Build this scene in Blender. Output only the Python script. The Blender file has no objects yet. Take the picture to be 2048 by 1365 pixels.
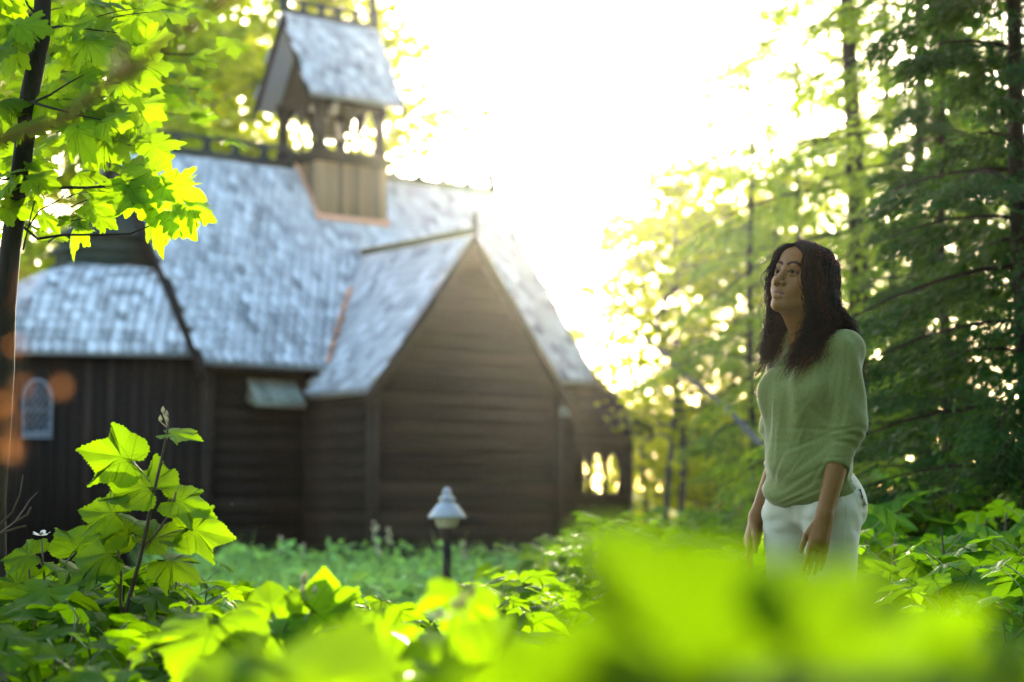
import bpy, math, random
import numpy as np
from mathutils import Vector, Matrix

# ------------------------------------------------------------------ camera, sky, sun, exposure
sc = bpy.context.scene
COL = sc.collection
F_PX, CAM_Z, HORIZON = 3982.0, 0.79, 367.0            # focal length and horizon offset in photo pixels
PITCH = math.atan(HORIZON / F_PX)
cam = bpy.data.cameras.new("camera")
cam.lens, cam.sensor_width = 70.0, 36.0
cam.clip_start, cam.clip_end = 0.05, 2000
cam.dof.use_dof, cam.dof.focus_distance, cam.dof.aperture_fstop = True, 6.0, 2.5
camo = bpy.data.objects.new("camera", cam)
camo.location = (0, 0, CAM_Z)
camo.rotation_euler = (math.pi / 2 + PITCH, 0, 0)
COL.objects.link(camo)
sc.camera = camo

SUN_EL, SUN_AZ = math.radians(11.6), math.radians(1.5)
w = bpy.data.worlds.new("World")
sc.world = w
w.use_nodes = True
wn = w.node_tree
for n in list(wn.nodes): wn.nodes.remove(n)
sky = wn.nodes.new("ShaderNodeTexSky")
sky.sky_type = 'NISHITA'
sky.sun_disc = False
sky.sun_elevation, sky.sun_rotation = SUN_EL, SUN_AZ
sky.air_density, sky.dust_density, sky.ozone_density = 1.0, 1.5, 1.0
bg = wn.nodes.new("ShaderNodeBackground")
bg.inputs["Strength"].default_value = 0.15
wo = wn.nodes.new("ShaderNodeOutputWorld")
wn.links.new(sky.outputs[0], bg.inputs[0])
wn.links.new(bg.outputs[0], wo.inputs[0])
sl = bpy.data.lights.new("sun", 'SUN')
sl.energy, sl.angle, sl.color = 3.0, math.radians(0.5), (1.0, 0.87, 0.62)
so = bpy.data.objects.new("sun", sl)
so.rotation_euler = (-(math.pi / 2 - SUN_EL), 0, -SUN_AZ)
COL.objects.link(so)
sc.view_settings.view_transform = 'Standard'
sc.view_settings.look = 'None'
sc.view_settings.exposure = 3.15
sc.view_settings.gamma = 1.0
cy = sc.cycles
cy.use_denoising = True
cy.max_bounces, cy.diffuse_bounces, cy.glossy_bounces, cy.transmission_bounces, cy.volume_bounces = 7, 4, 2, 5, 0
cy.caustics_reflective = cy.caustics_refractive = False
cy.sample_clamp_indirect = 6.0

RNG = np.random.default_rng(7)
R = random.Random(11)


def at(u, v, Y):
    """Point at distance Y seen along photo pixel (u, v) - used to lay out real positions."""
    x, y = (u - 1024) / F_PX, (682.5 - v) / F_PX
    d = Vector((x, math.cos(PITCH) - y * math.sin(PITCH), math.sin(PITCH) + y * math.cos(PITCH)))
    return Vector((0, 0, CAM_Z)) + d * (Y / d.y)


# ------------------------------------------------------------------ object helpers
def tag(o, label=None, cat=None, group=None, kind=None):
    for k, v in (("label", label), ("category", cat), ("group", group), ("kind", kind)):
        if v: o[k] = v
    return o


def empty(name, loc=(0, 0, 0), rz=0, label=None, cat=None, group=None):
    o = bpy.data.objects.new(name, None)
    o.empty_display_size = 0.1
    COL.objects.link(o)
    o.location = loc
    o.rotation_euler = (0, 0, rz)
    return tag(o, label, cat, group)


def dup(o, loc=None, rz=None, scale=None, label=None, group=None):
    c = o.copy()
    COL.objects.link(c)
    if loc is not None: c.location = loc
    if rz is not None: c.rotation_euler = (0, 0, rz)
    if scale is not None: c.scale = (scale if hasattr(scale, '__len__') else (scale,) * 3)
    if label: c["label"] = label
    if group: c["group"] = group
    for ch in list(o.children):
        d = ch.copy(); COL.objects.link(d); d.parent = c
        for g in list(ch.children):
            e = g.copy(); COL.objects.link(e); e.parent = d
    return c


class MB:
    """collects geometry as numpy chunks and links it as ONE mesh object"""
    def __init__(s):
        s.v, s.l, s.t, s.tint, s.uv, s.mi, s.n = [], [], [], [], [], [], 0

    def add(s, verts, faces, tint=0.5, uv=None, mat=0):
        verts = np.asarray(verts, dtype=np.float64).reshape(-1, 3)
        k = len(verts)
        s.v.append(verts)
        for f in faces:
            s.l.extend([i + s.n for i in f]); s.t.append(len(f)); s.mi.append(mat)
        s.tint.append(np.full(k, tint) if np.isscalar(tint) else np.asarray(tint))
        s.uv.append(np.zeros((k, 3)) if uv is None else uv)
        s.n += k

    def box(s, c, d, M=None, tint=0.5, mat=0):
        x, y, z = (q / 2 for q in d)
        vs = [(-x, -y, -z), (x, -y, -z), (x, y, -z), (-x, y, -z), (-x, -y, z), (x, -y, z), (x, y, z), (-x, y, z)]
        vs = [Vector(q) for q in vs]
        if M is not None: vs = [M @ q for q in vs]
        s.add([q + Vector(c) for q in vs], [(0, 3, 2, 1), (4, 5, 6, 7), (0, 1, 5, 4), (1, 2, 6, 5), (2, 3, 7, 6), (3, 0, 4, 7)], tint, mat=mat)

    def hull8(s, lo, hi, tint=0.5, mat=0):
        """lo, hi: two quads (4 points each) joined into a block"""
        s.add(list(lo) + list(hi), [(3, 2, 1, 0), (4, 5, 6, 7), (0, 1, 5, 4), (1, 2, 6, 5), (2, 3, 7, 6), (3, 0, 4, 7)], tint, mat=mat)

    def tube(s, pts, rad, n=6, tint=0.5, mat=0, cap=True):
        pts = [Vector(p) for p in pts]
        if not hasattr(rad, '__len__'): rad = [rad] * len(pts)
        vs, up = [], None
        for i, p in enumerate(pts):
            d = (pts[min(i + 1, len(pts) - 1)] - pts[max(i - 1, 0)])
            d = d.normalized() if d.length > 1e-9 else Vector((0, 0, 1))
            if up is None:
                up = d.orthogonal().normalized()
            up = (up - d * up.dot(d))
            up = up.normalized() if up.length > 1e-6 else d.orthogonal().normalized()
            b = d.cross(up)
            for k in range(n):
                a = 2 * math.pi * k / n
                vs.append(p + (up * math.cos(a) + b * math.sin(a)) * rad[i])
        fs = []
        for i in range(len(pts) - 1):
            for k in range(n):
                fs.append((i * n + k, i * n + (k + 1) % n, (i + 1) * n + (k + 1) % n, (i + 1) * n + k))
        if cap:
            fs.append(tuple(range(n - 1, -1, -1)))
            fs.append(tuple((len(pts) - 1) * n + k for k in range(n)))
        s.add(vs, fs, tint, mat=mat)

    def lathe(s, prof, n=16, c=(0, 0, 0), tint=0.5, mat=0):
        vs, fs = [], []
        for r, z in prof:
            for k in range(n):
                a = 2 * math.pi * k / n
                vs.append((c[0] + r * math.cos(a), c[1] + r * math.sin(a), c[2] + z))
        for i in range(len(prof) - 1):
            for k in range(n):
                fs.append((i * n + k, i * n + (k + 1) % n, (i + 1) * n + (k + 1) % n, (i + 1) * n + k))
        s.add(vs, fs, tint, mat=mat)

    def build(s, name, mats, parent=None, smooth=False, col=None):
        me = bpy.data.meshes.new(name)
        v = np.concatenate(s.v) if s.v else np.zeros((0, 3))
        me.vertices.add(len(v)); me.vertices.foreach_set("co", v.ravel())
        l = np.array(s.l, dtype=np.int32); t = np.array(s.t, dtype=np.int32)
        me.loops.add(len(l)); me.loops.foreach_set("vertex_index", l)
        me.polygons.add(len(t))
        st = np.zeros(len(t), dtype=np.int32); st[1:] = np.cumsum(t)[:-1]
        me.polygons.foreach_set("loop_start", st); me.polygons.foreach_set("loop_total", t)
        me.polygons.foreach_set("material_index", np.array(s.mi, dtype=np.int32))
        if smooth: me.polygons.foreach_set("use_smooth", np.ones(len(t), dtype=bool))
        me.update(calc_edges=True); me.validate()
        me.attributes.new("tint", 'FLOAT', 'POINT').data.foreach_set("value", np.concatenate(s.tint).astype(np.float32))
        me.attributes.new("leafuv", 'FLOAT_VECTOR', 'POINT').data.foreach_set("vector", np.concatenate(s.uv).astype(np.float32).ravel())
        if col is not None:
            me.attributes.new("skin_tone", 'FLOAT_COLOR', 'POINT').data.foreach_set("color", col.astype(np.float32).ravel())
        for m in (mats if isinstance(mats, (list, tuple)) else [mats]): me.materials.append(m)
        o = bpy.data.objects.new(name, me)
        COL.objects.link(o)
        if parent is not None: o.parent = parent
        return o


# ------------------------------------------------------------------ materials
def newmat(name):
    m = bpy.data.materials.new(name); m.use_nodes = True
    nt = m.node_tree
    for n in list(nt.nodes): nt.nodes.remove(n)
    return m, nt, nt.nodes.new("ShaderNodeOutputMaterial")


def N(nt, typ, inp=(), **kw):
    n = nt.nodes.new(typ)
    for k, v in kw.items(): setattr(n, k, v)
    for k, v in dict(inp).items():
        if isinstance(v, bpy.types.NodeSocket): nt.links.new(v, n.inputs[k])
        else: n.inputs[k].default_value = v
    return n


def math_(nt, op, a, b=None, c=None):
    n = nt.nodes.new("ShaderNodeMath"); n.operation = op
    for i, v in enumerate((a, b, c)):
        if v is None: continue
        if isinstance(v, bpy.types.NodeSocket): nt.links.new(v, n.inputs[i])
        else: n.inputs[i].default_value = v
    return n.outputs[0]


def ramp(nt, fac, stops):
    n = nt.nodes.new("ShaderNodeValToRGB")
    e = n.color_ramp.elements
    while len(e) > 1: e.remove(e[0])
    e[0].position, e[0].color = stops[0][0], (*stops[0][1], 1)
    for p, c in stops[1:]:
        q = e.new(p); q.color = (*c, 1)
    nt.links.new(fac, n.inputs[0])
    return n.outputs[0]


def mixc(nt, fac, a, b, typ='MIX'):
    n = nt.nodes.new("ShaderNodeMix"); n.data_type = 'RGBA'; n.blend_type = typ
    for k, v in ((0, fac), (6, a), (7, b)):
        if isinstance(v, bpy.types.NodeSocket): nt.links.new(v, n.inputs[k])
        else: n.inputs[k].default_value = v if k == 0 else (*v, 1)
    return n.outputs[2]


def noise(nt, scale, detail=3, rough=0.55, vec=None, stretch=None):
    tc = nt.nodes.new("ShaderNodeTexCoord")
    v = vec if vec is not None else tc.outputs["Object"]
    if stretch:
        mp = N(nt, "ShaderNodeMapping", {"Vector": v, "Scale": stretch}); v = mp.outputs[0]
    return N(nt, "ShaderNodeTexNoise", {"Vector": v, "Scale": scale, "Detail": detail, "Roughness": rough}).outputs[0]


def attr(nt, name):
    return N(nt, "ShaderNodeAttribute", attribute_name=name)


def surf(name, stops, scale=6, stretch=None, rough=0.75, bump=0.3, bscale=None, spec=0.3, tintw=0.5, metal=0.0, dist=0.02):
    """general weathered surface: noise and the per-piece tint pick the colour, noise bump"""
    m, nt, out = newmat(name)
    n1 = noise(nt, scale, 5, 0.6, stretch=stretch)
    t = attr(nt, "tint").outputs["Fac"]
    f = math_(nt, 'ADD', math_(nt, 'MULTIPLY', n1, 1 - tintw), math_(nt, 'MULTIPLY', t, tintw))
    c = ramp(nt, f, stops)
    p = N(nt, "ShaderNodeBsdfPrincipled", {"Base Color": c, "Roughness": rough, "Specular IOR Level": spec, "Metallic": metal})
    n2 = noise(nt, bscale or scale * 4, 4, 0.6, stretch=stretch)
    b = N(nt, "ShaderNodeBump", {"Strength": bump, "Distance": dist, "Height": n2})
    nt.links.new(b.outputs[0], p.inputs["Normal"])
    nt.links.new(p.outputs[0], out.inputs[0])
    return m


def leafmat(name, refl, trans, fac=0.5, veins=True, rough=0.58, spec=0.05, var=0.5):
    m, nt, out = newmat(name)
    t = attr(nt, "tint").outputs["Fac"]
    oi = nt.nodes.new("ShaderNodeObjectInfo").outputs["Random"]
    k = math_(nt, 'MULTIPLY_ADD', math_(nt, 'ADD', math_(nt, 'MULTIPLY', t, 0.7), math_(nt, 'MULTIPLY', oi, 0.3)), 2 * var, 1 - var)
    def scaled(c, k):
        h = nt.nodes.new("ShaderNodeVectorMath"); h.operation = 'SCALE'
        h.inputs[0].default_value = c; nt.links.new(k, h.inputs[3]); return h.outputs[0]
    cr, ct = scaled(refl, k), scaled(trans, k)
    # tint yellows young leaves; set by hand it also paints in sunlight and shade
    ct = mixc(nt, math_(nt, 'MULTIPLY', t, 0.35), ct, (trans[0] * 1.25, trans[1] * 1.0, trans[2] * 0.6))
    nrm = None
    if veins:
        uv = attr(nt, "leafuv").outputs["Vector"]
        sx = N(nt, "ShaderNodeSeparateXYZ", {"Vector": uv})
        x, y = sx.outputs[0], sx.outputs[1]
        ang = math_(nt, 'ARCTAN2', x, y)
        r = math_(nt, 'SQRT', math_(nt, 'ADD', math_(nt, 'MULTIPLY', x, x), math_(nt, 'MULTIPLY', y, y)))
        dv = math_(nt, 'MULTIPLY', math_(nt, 'PINGPONG', math_(nt, 'ABSOLUTE', ang), math.radians(21)), r)
        wv = math_(nt, 'MULTIPLY_ADD', r, -0.008, 0.016)
        main = math_(nt, 'SUBTRACT', 1.0, math_(nt, 'SMOOTH_MIN', 1.0, math_(nt, 'DIVIDE', dv, wv), 0.3))
        side = math_(nt, 'PINGPONG', math_(nt, 'SUBTRACT', math_(nt, 'MULTIPLY', r, 1.0), math_(nt, 'MULTIPLY', dv, 1.4)), 0.045)
        side = math_(nt, 'SUBTRACT', 1.0, math_(nt, 'MINIMUM', 1.0, math_(nt, 'DIVIDE', side, 0.010)))
        vm = math_(nt, 'MAXIMUM', math_(nt, 'MULTIPLY', math_(nt, 'MAXIMUM', main, 0.0), 0.8), math_(nt, 'MULTIPLY', side, 0.42))
        ct = mixc(nt, vm, ct, tuple(c * 0.35 for c in trans))
        nz = noise(nt, 26, 3, 0.6, vec=uv)
        ct = mixc(nt, math_(nt, 'MULTIPLY', nz, 0.35), ct, tuple(c * 0.6 for c in trans))
        h = math_(nt, 'ADD', math_(nt, 'MULTIPLY', vm, -1.0), math_(nt, 'MULTIPLY', noise(nt, 60, 2, 0.5, vec=uv), 0.5))
        nrm = N(nt, "ShaderNodeBump", {"Strength": 0.35, "Distance": 0.004, "Height": h}).outputs[0]
    p = N(nt, "ShaderNodeBsdfPrincipled", {"Base Color": cr, "Roughness": rough, "Specular IOR Level": spec})
    tr = N(nt, "ShaderNodeBsdfTranslucent", {"Color": ct})
    if nrm is not None:
        nt.links.new(nrm, p.inputs["Normal"])
    mx = N(nt, "ShaderNodeMixShader", {0: fac, 1: p.outputs[0], 2: tr.outputs[0]})
    nt.links.new(mx.outputs[0], out.inputs[0])
    return m


M = {}
M['shingle'] = surf("weathered_shingle", [(0.2, (.14, .155, .175)), (0.5, (.31, .335, .375)), (0.8, (.47, .51, .57))], 2.6, (1, 1, 1), 0.5, 0.4, 14, 0.40, 0.85)
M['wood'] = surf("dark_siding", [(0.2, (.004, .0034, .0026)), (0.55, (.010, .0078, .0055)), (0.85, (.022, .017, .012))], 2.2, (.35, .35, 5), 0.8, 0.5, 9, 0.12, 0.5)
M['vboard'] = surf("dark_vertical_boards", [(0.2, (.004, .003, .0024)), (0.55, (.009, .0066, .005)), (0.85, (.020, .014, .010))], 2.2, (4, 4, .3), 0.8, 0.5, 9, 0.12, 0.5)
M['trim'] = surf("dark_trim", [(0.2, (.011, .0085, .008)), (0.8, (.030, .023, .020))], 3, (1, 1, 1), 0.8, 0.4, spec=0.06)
M['mossy'] = surf("mossy_trim", [(0.2, (.015, .02, .015)), (0.6, (.036, .045, .035)), (0.9, (.06, .07, .052))], 3, None, 0.85, 0.4, spec=0.05)
M['tan'] = surf("tan_boards", [(0.2, (.045, .026, .012)), (0.5, (.115, .070, .032)), (0.8, (.21, .135, .065))], 2.5, (3, 3, .5), 0.7, 0.4, 9)
M['copper'] = surf("copper_flashing", [(0.2, (.35, .16, .09)), (0.8, (.62, .33, .22))], 5, None, 0.4, 0.1, metal=0.6)
M['white'] = surf("white_paint", [(0.2, (.6, .6, .6)), (0.8, (.8, .8, .78))], 6, None, 0.4, 0.1)
M['zinc'] = surf("pale_grey_paint", [(0.2, (.20, .215, .235)), (0.8, (.31, .33, .35))], 6, None, 0.4, 0.1)
M['hood'] = surf("grey_green_hood", [(0.2, (.085, .105, .088)), (0.8, (.17, .195, .165))], 4, (1, 1, 1), 0.6, 0.3)
M['bell'] = surf("bronze_bell", [(0.2, (.05, .04, .025)), (0.8, (.12, .09, .05))], 6, None, 0.35, 0.05, metal=0.8)
M['bark'] = surf("dark_bark", [(0.25, (.010, .008, .005)), (0.55, (.028, .022, .015)), (0.8, (.05, .05, .028))], 9, (1, 1, .3), 0.9, 0.9, 22, 0.15, 0.2, dist=0.015)
M['barkgrey'] = surf("grey_bark", [(0.25, (.03, .026, .02)), (0.8, (.11, .095, .075))], 6, (1, 1, .3), 0.9, 0.8, 16, 0.15, 0.2)
M['deadwood'] = surf("bleached_dead_wood", [(0.25, (.045, .042, .036)), (0.8, (.12, .11, .095))], 6, (1, 1, .3), 0.8, 0.5)
M['cane'] = surf("brown_cane", [(0.25, (.035, .02, .01)), (0.8, (.12, .075, .03))], 20, None, 0.6, 0.3)
M['petiole'] = surf("green_petiole", [(0.25, (.10, .13, .03)), (0.8, (.26, .28, .09))], 20, None, 0.5, 0.1)
M['bud'] = leafmat("pale_bud", (.45, .42, .28), (.5, .48, .3), 0.35, veins=False)
M['petal'] = leafmat("white_petal", (.75, .75, .70), (.7, .7, .62), 0.4, veins=False, var=.08)
M['thimble'] = leafmat("thimbleberry_leaf", (.028, .100, .002), (.18, .35, .001), 0.57)
M['thimbledeep'] = leafmat("thimbleberry_deep_leaf", (.050, .165, .008), (.22, .44, .004), 0.5)
M['maple'] = leafmat("maple_leaf", (.040, .12, .004), (.26, .46, .002), 0.58)
M['broad'] = leafmat("broadleaf_foliage", (.05, .11, .010), (.50, .60, .012), 0.6, veins=False)
M['cedar'] = leafmat("conifer_foliage", (.024, .092, .016), (.27, .42, .010), 0.47, veins=False, var=.5)
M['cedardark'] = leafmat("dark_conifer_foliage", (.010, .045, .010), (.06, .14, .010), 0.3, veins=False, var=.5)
M['drygold'] = leafmat("dried_leaf", (.20, .08, .03), (.36, .15, .05), 0.45, veins=False)
M['grass'] = leafmat("grass_blade", (.14, .27, .075), (.24, .42, .08), 0.35, veins=False, var=.65)
M['cover'] = leafmat("ground_cover_leaf", (.13, .27, .065), (.24, .44, .05), 0.4, veins=False, var=.75)
M['ground'] = surf("forest_floor", [(0.3, (.018, .022, .010)), (0.55, (.035, .045, .016)), (0.8, (.06, .07, .03))], 1.2, None, 0.95, 0.8, 8, 0.1, 0.0, dist=0.05)


def glassmat():
    m, nt, out = newmat("window_glass")
    p = N(nt, "ShaderNodeBsdfPrincipled", {"Base Color": (.010, .018, .034, 1), "Roughness": 0.15, "Specular IOR Level": 0.06})
    nt.links.new(p.outputs[0], out.inputs[0]); return m


M['glass'] = glassmat()

# ------------------------------------------------------------------ ground
def gz(x, y):
    """height of the forest floor"""
    b = 0.05 * math.sin(x * .9 + .4) * math.sin(y * .5) + 0.03 * math.sin(x * 2.1 + y * 1.3)
    b += 0.28 * max(0, min(1, (x - 1.0) / 3.0)) * max(0, min(1, (y - 6) / 6.0))
    return b + max(0, (y - 45)) * 0.02


mb = MB()
xs = np.concatenate([[-420, -160, -70, -35], np.linspace(-20, 20, 61), [35, 70, 160, 420]])
ys = np.concatenate([[-300, -80, -20, -6], np.linspace(-2, 50, 80), [60, 80, 120, 220, 420]])
vs = [(x, y, gz(x, y)) for y in ys for x in xs]
nx = len(xs)
mb.add(vs, [(j * nx + i, j * nx + i + 1, (j + 1) * nx + i + 1, (j + 1) * nx + i) for j in range(len(ys) - 1) for i in range(nx - 1)])
tag(mb.build("ground", M['ground'], None, True), kind='structure')

# ------------------------------------------------------------------ chapel (local x along the nave, -y towards the path)
TH = math.radians(38)
chapel = empty("wooden_chapel", (-.521, 26.0, 0), TH, "dark brown wooden stave chapel with grey shingle roofs and a bell tower", "chapel")
AX = 3.53                       # nave axis
RZ, EZ, EY = 5.92, 2.84, 1.345  # ridge height, eave height, eave offset
SL = (RZ - EZ) / (AX - EY)


def V3(*a): return Vector(a)


def shingles(mb, o, u, v, inside, W, H, wdt=0.15, exp=0.17, jit=0.02):
    """pointed shingles in staggered courses over the plane o + a*u + b*v (v points up the slope)"""
    o, u, v = Vector(o), Vector(u).normalized(), Vector(v).normalized()
    n = u.cross(v).normalized()
    if n.z < 0: n = -n
    rows = int(H / exp) + 1
    for r in range(rows):
        b0 = r * exp
        off = (r % 2) * wdt / 2
        for k in range(-1, int(W / wdt) + 2):
            a0 = k * wdt + off + R.uniform(-jit, jit) * .2
            if not inside(a0 + wdt / 2, b0 + exp * .55): continue
            L = min(exp * 1.7, H - b0)
            if L < exp * .45: continue
            t = 0.5 + R.gauss(0, .15)
            lift = 0.032 + R.uniform(-.008, .012)
            d = R.uniform(-.015, .015)
            P = lambda a, b, h: o + u * a + v * b + n * h
            g = wdt * .035
            top = [P(a0 + g, b0 + L, .012), P(a0 + g, b0 + exp * .32 + d, lift), P(a0 + wdt / 2, b0 + d, lift + .004), P(a0 + wdt - g, b0 + exp * .32 + d, lift), P(a0 + wdt - g, b0 + L, .012)]
            bot = [q - n * 0.022 for q in top]
            mb.add(top + bot, [(0, 1, 2, 3, 4), (1, 6, 7, 2), (2, 7, 8, 3), (0, 5, 6, 1), (3, 8, 9, 4)], max(0, min(1, t)))


def slab(mb, pts, n, th, tint=0.5, mat=0):
    """planar polygon given a thickness th below it"""
    pts = [Vector(p) for p in pts]; n = Vector(n).normalized(); k = len(pts)
    mb.add(pts + [p - n * th for p in pts], [tuple(range(k)), tuple(range(2 * k - 1, k - 1, -1))] + [(i, i + k, (i + 1) % k + k, (i + 1) % k) for i in range(k)], tint, mat=mat)


def roof_z(y): return EZ + (y - EY) * SL if y <= AX else RZ - (y - AX) * SL


# nave roof: near and far slope, ends flare outwards towards the eaves
nave_roof = MB()
XL_T, XR_T, XL_B, XR_B = -3.42, 3.05, -3.22, 3.28
for sgn in (1, -1):
    yv = lambda y: y if sgn == 1 else 2 * AX - y
    nrm = V3(0, -SL * sgn, 1)
    slab(nave_roof, [(XL_B, yv(EY), EZ), (XR_B, yv(EY), EZ), (XR_T, yv(AX - .0), RZ), (XL_T, yv(AX - .0), RZ)] if sgn == 1 else
         [(XR_B, yv(EY), EZ), (XL_B, yv(EY), EZ), (XL_T, yv(AX), RZ), (XR_T, yv(AX), RZ)], nrm, 0.07, .2)
    Hs = math.hypot(RZ - EZ, AX - EY)
    def ins(a, b):
        f = b / Hs
        x = XL_B + a
        return XL_B + (XL_T - XL_B) * f < x < XR_B + (XR_T - XR_B) * f and b < Hs and not (sgn == 1 and abs(x) < 1.3 * (1 - (b - .0) / (1.315 / (AX - EY) * Hs)) - .0 and False)
    if sgn == 1:
        shingles(nave_roof, (XL_B - .3, EY, EZ), (1, 0, 0), (0, AX - EY, RZ - EZ), lambda a, b: ins(a - .3, b), 7.3, Hs)
    else:
        shingles(nave_roof, (XL_B - .3, 2 * AX - EY, EZ), (1, 0, 0), (0, -(AX - EY), RZ - EZ), lambda a, b: ins(a - .3, b), 7.3, Hs, .27, .3)
nave_roof.build("nave_roof", M['shingle'], chapel)

# transept roof
TZ, TEZ, TW = 4.60, 2.47, 1.66
tj = EY + (TZ - EZ) / SL
transept_roof = MB()
for sgn in (-1, 1):
    e = V3(sgn * TW, 0, TEZ)
    ub = V3(sgn * TW, EY + (TEZ - EZ) / SL + .25, TEZ)
    pts = [e, V3(0, 0, TZ), V3(0, tj, TZ), V3(sgn * TW, EY + .05, TEZ)]
    nrm = V3(sgn * (TZ - TEZ), 0, TW)
    slab(transept_roof, pts if sgn > 0 else pts[::-1], nrm, 0.07, .2)
    Hs = math.hypot(TW, TZ - TEZ)
    def ins(a, b):
        return 0 < b < Hs and 0.0 <= a < (EY + .1) + (tj - EY) * (b / Hs) * 1.0 - .02
    shingles(transept_roof, e, (0, 1, 0), (-sgn * TW, 0, TZ - TEZ), ins, tj, Hs)
transept_roof.build("transept_roof", M['shingle'], chapel)

# copper in the left and right valley
for sgn in (-1, 1):
    vf = MB()
    p0, p1 = V3(sgn * 1.37, EY + .0, EZ + .04), V3(sgn * .02, tj, TZ + .05)
    for k in range(6):
        a, b = p0.lerp(p1, k / 9), p0.lerp(p1, (k + .85) / 9)
        vf.hull8([a + V3(-.045, -.02, .03), a + V3(.045, -.02, .03), a + V3(.045, .02, .03), a + V3(-.045, .02, .03)],
                 [b + V3(-.045, -.02, .035), b + V3(.045, -.02, .035), b + V3(.045, .02, .035), b + V3(-.045, .02, .035)], R.random())
    vf.build("valley_flashing", M['copper'], chapel)

# ridge caps
def siding(mb, p0, p1, z0, z1, lim=None, bh=0.19, mat=0):
    """lapped horizontal boards from p0 to p1 (plan), lim(z) -> (a, b) along the wall in metres"""
    p0, p1 = Vector((p0[0], p0[1], 0)), Vector((p1[0], p1[1], 0))
    L = (p1 - p0).length; u = (p1 - p0) / L; n = Vector((u.y, -u.x, 0))
    z = z0
    while z < z1 - .01:
        zt = min(z + bh, z1)
        a0, b0 = lim(z) if lim else (0, L)
        a1, b1 = lim(zt) if lim else (0, L)
        if b0 - a0 < .02: break
        if b1 < a1: a1 = b1 = (a1 + b1) / 2
        k = 0.035 + R.uniform(-.004, .004)
        P = lambda a, d, zz: p0 + u * a + n * d + Vector((0, 0, zz))
        mb.hull8([P(a0, 0, z), P(b0, 0, z), P(b1, 0, zt), P(a1, 0, zt)][::-1],
                 [P(a0, k, z), P(b0, k, z), P(b1, k * .4, zt), P(a1, k * .4, zt)][::-1], max(0, min(1, R.gauss(.5, .25))), mat=mat)
        z = zt


NW, TY = 1.645, 0.10
nave = MB()
WE = roof_z(NW) - .08
nave.box((0.05, AX, WE / 2), (6.06, 2 * (AX - NW), WE), tint=.3)
siding(nave, (-3.0, NW), (-1.54, NW), 0, WE)
siding(nave, (1.57, NW), (3.10, NW), 0, WE)
siding(nave, (3.10, 2 * AX - NW), (-3.0, 2 * AX - NW), 0, WE)
for sx in (-1, 1):               # gable ends
    xx = -3.0 if sx < 0 else 3.1
    p0, p1 = ((xx, 2 * AX - NW), (xx, NW)) if sx < 0 else ((xx, NW), (xx, 2 * AX - NW))
    hw = AX - NW
    def lim(z):
        if z <= WE: return 0, 2 * hw
        q = (z - WE) / SL
        return q, 2 * hw - q
    siding(nave, p0, p1, 0, RZ - .15, lim)
    slab(nave, [(xx - sx * .02, NW, WE - .02), (xx - sx * .02, AX, RZ - .12), (xx - sx * .02, 2 * AX - NW, WE - .02)], (sx, 0, 0), .08, .3)
nave.box((-3.02, NW - .03, WE / 2), (.14, .12, WE), tint=.9)     # corner board
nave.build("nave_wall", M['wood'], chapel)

tw = MB()
TS = (TZ - TEZ) / TW
hw = 1.53
zc = TZ - hw * TS - .07
tw.hull8([(-hw, TY, 0), (hw, TY, 0), (hw, NW, 0), (-hw, NW, 0)], [(-hw, TY, zc), (hw, TY, zc), (hw, NW, zc), (-hw, NW, zc)], .3)
slab(tw, [(-hw, TY, zc), (hw, TY, zc), (0, TY, TZ - .08)], (0, -1, 0), .1, .3)
siding(tw, (-hw, TY), (hw, TY), 0, TZ - .12, lambda z: (0, 2 * hw) if z < zc else ((z - zc) / TS, 2 * hw - (z - zc) / TS))
siding(tw, (-hw, NW), (-hw, TY), 0, zc)
siding(tw, (hw, TY), (hw, NW), 0, zc)
for sx in (-1, 1): tw.box((sx * (hw - .02), TY - .025, zc / 2), (.13, .09, zc), tint=.8)
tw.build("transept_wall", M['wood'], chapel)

# barge boards along the rakes
def barge(mb, a, b, depth, th, out, n_=1):
    a, b, out = Vector(a), Vector(b), Vector(out).normalized()
    dn = V3(0, 0, -depth)
    mb.hull8([a, b, b + out * th, a + out * th], [a + dn, b + dn, b + dn + out * th, a + dn + out * th], .5)


def barge_part(a, b, depth, th, out, parent=chapel):
    m = MB(); barge(m, a, b, depth, th, out); m.build("barge_board", M['trim'], parent)


barge_part((-TW - .02, -.03, TEZ - .05), (0, -.03, TZ - .03), .20, .05, (0, -1, 0))
barge_part((TW + .10, -.03, TEZ - .17), (0, -.031, TZ - .03), .20, .05, (0, -1, 0))
for sx, xt, xb in ((-1, XL_T, XL_B), (1, XR_T, XR_B)):
    barge_part((xb, EY - .03, EZ - .02), (xt, AX, RZ - .03), .24, .05, (sx, 0, 0))
    barge_part((xb, 2 * AX - EY + .03, EZ - .02), (xt, AX, RZ - .031), .24, .05, (sx, 0, 0))
sf = MB()                        # dark soffit boards under the eaves
sf.hull8([(-3.1, EY + .02, EZ - .09), (-1.4, EY + .02, EZ - .09), (-1.4, NW - .01, EZ - .02), (-3.1, NW - .01, EZ - .02)],
         [(-3.1, EY + .02, EZ - .075), (-1.4, EY + .02, EZ - .075), (-1.4, NW - .01, EZ + .0), (-3.1, NW - .01, EZ + .0)])
sf.build("soffit", M['trim'], chapel)
bk = MB()
bk.box((TW - .1, -.02, TEZ - .16), (.13, .08, .12)); bk.build("corner_bracket", M['hood'], chapel)


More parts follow.
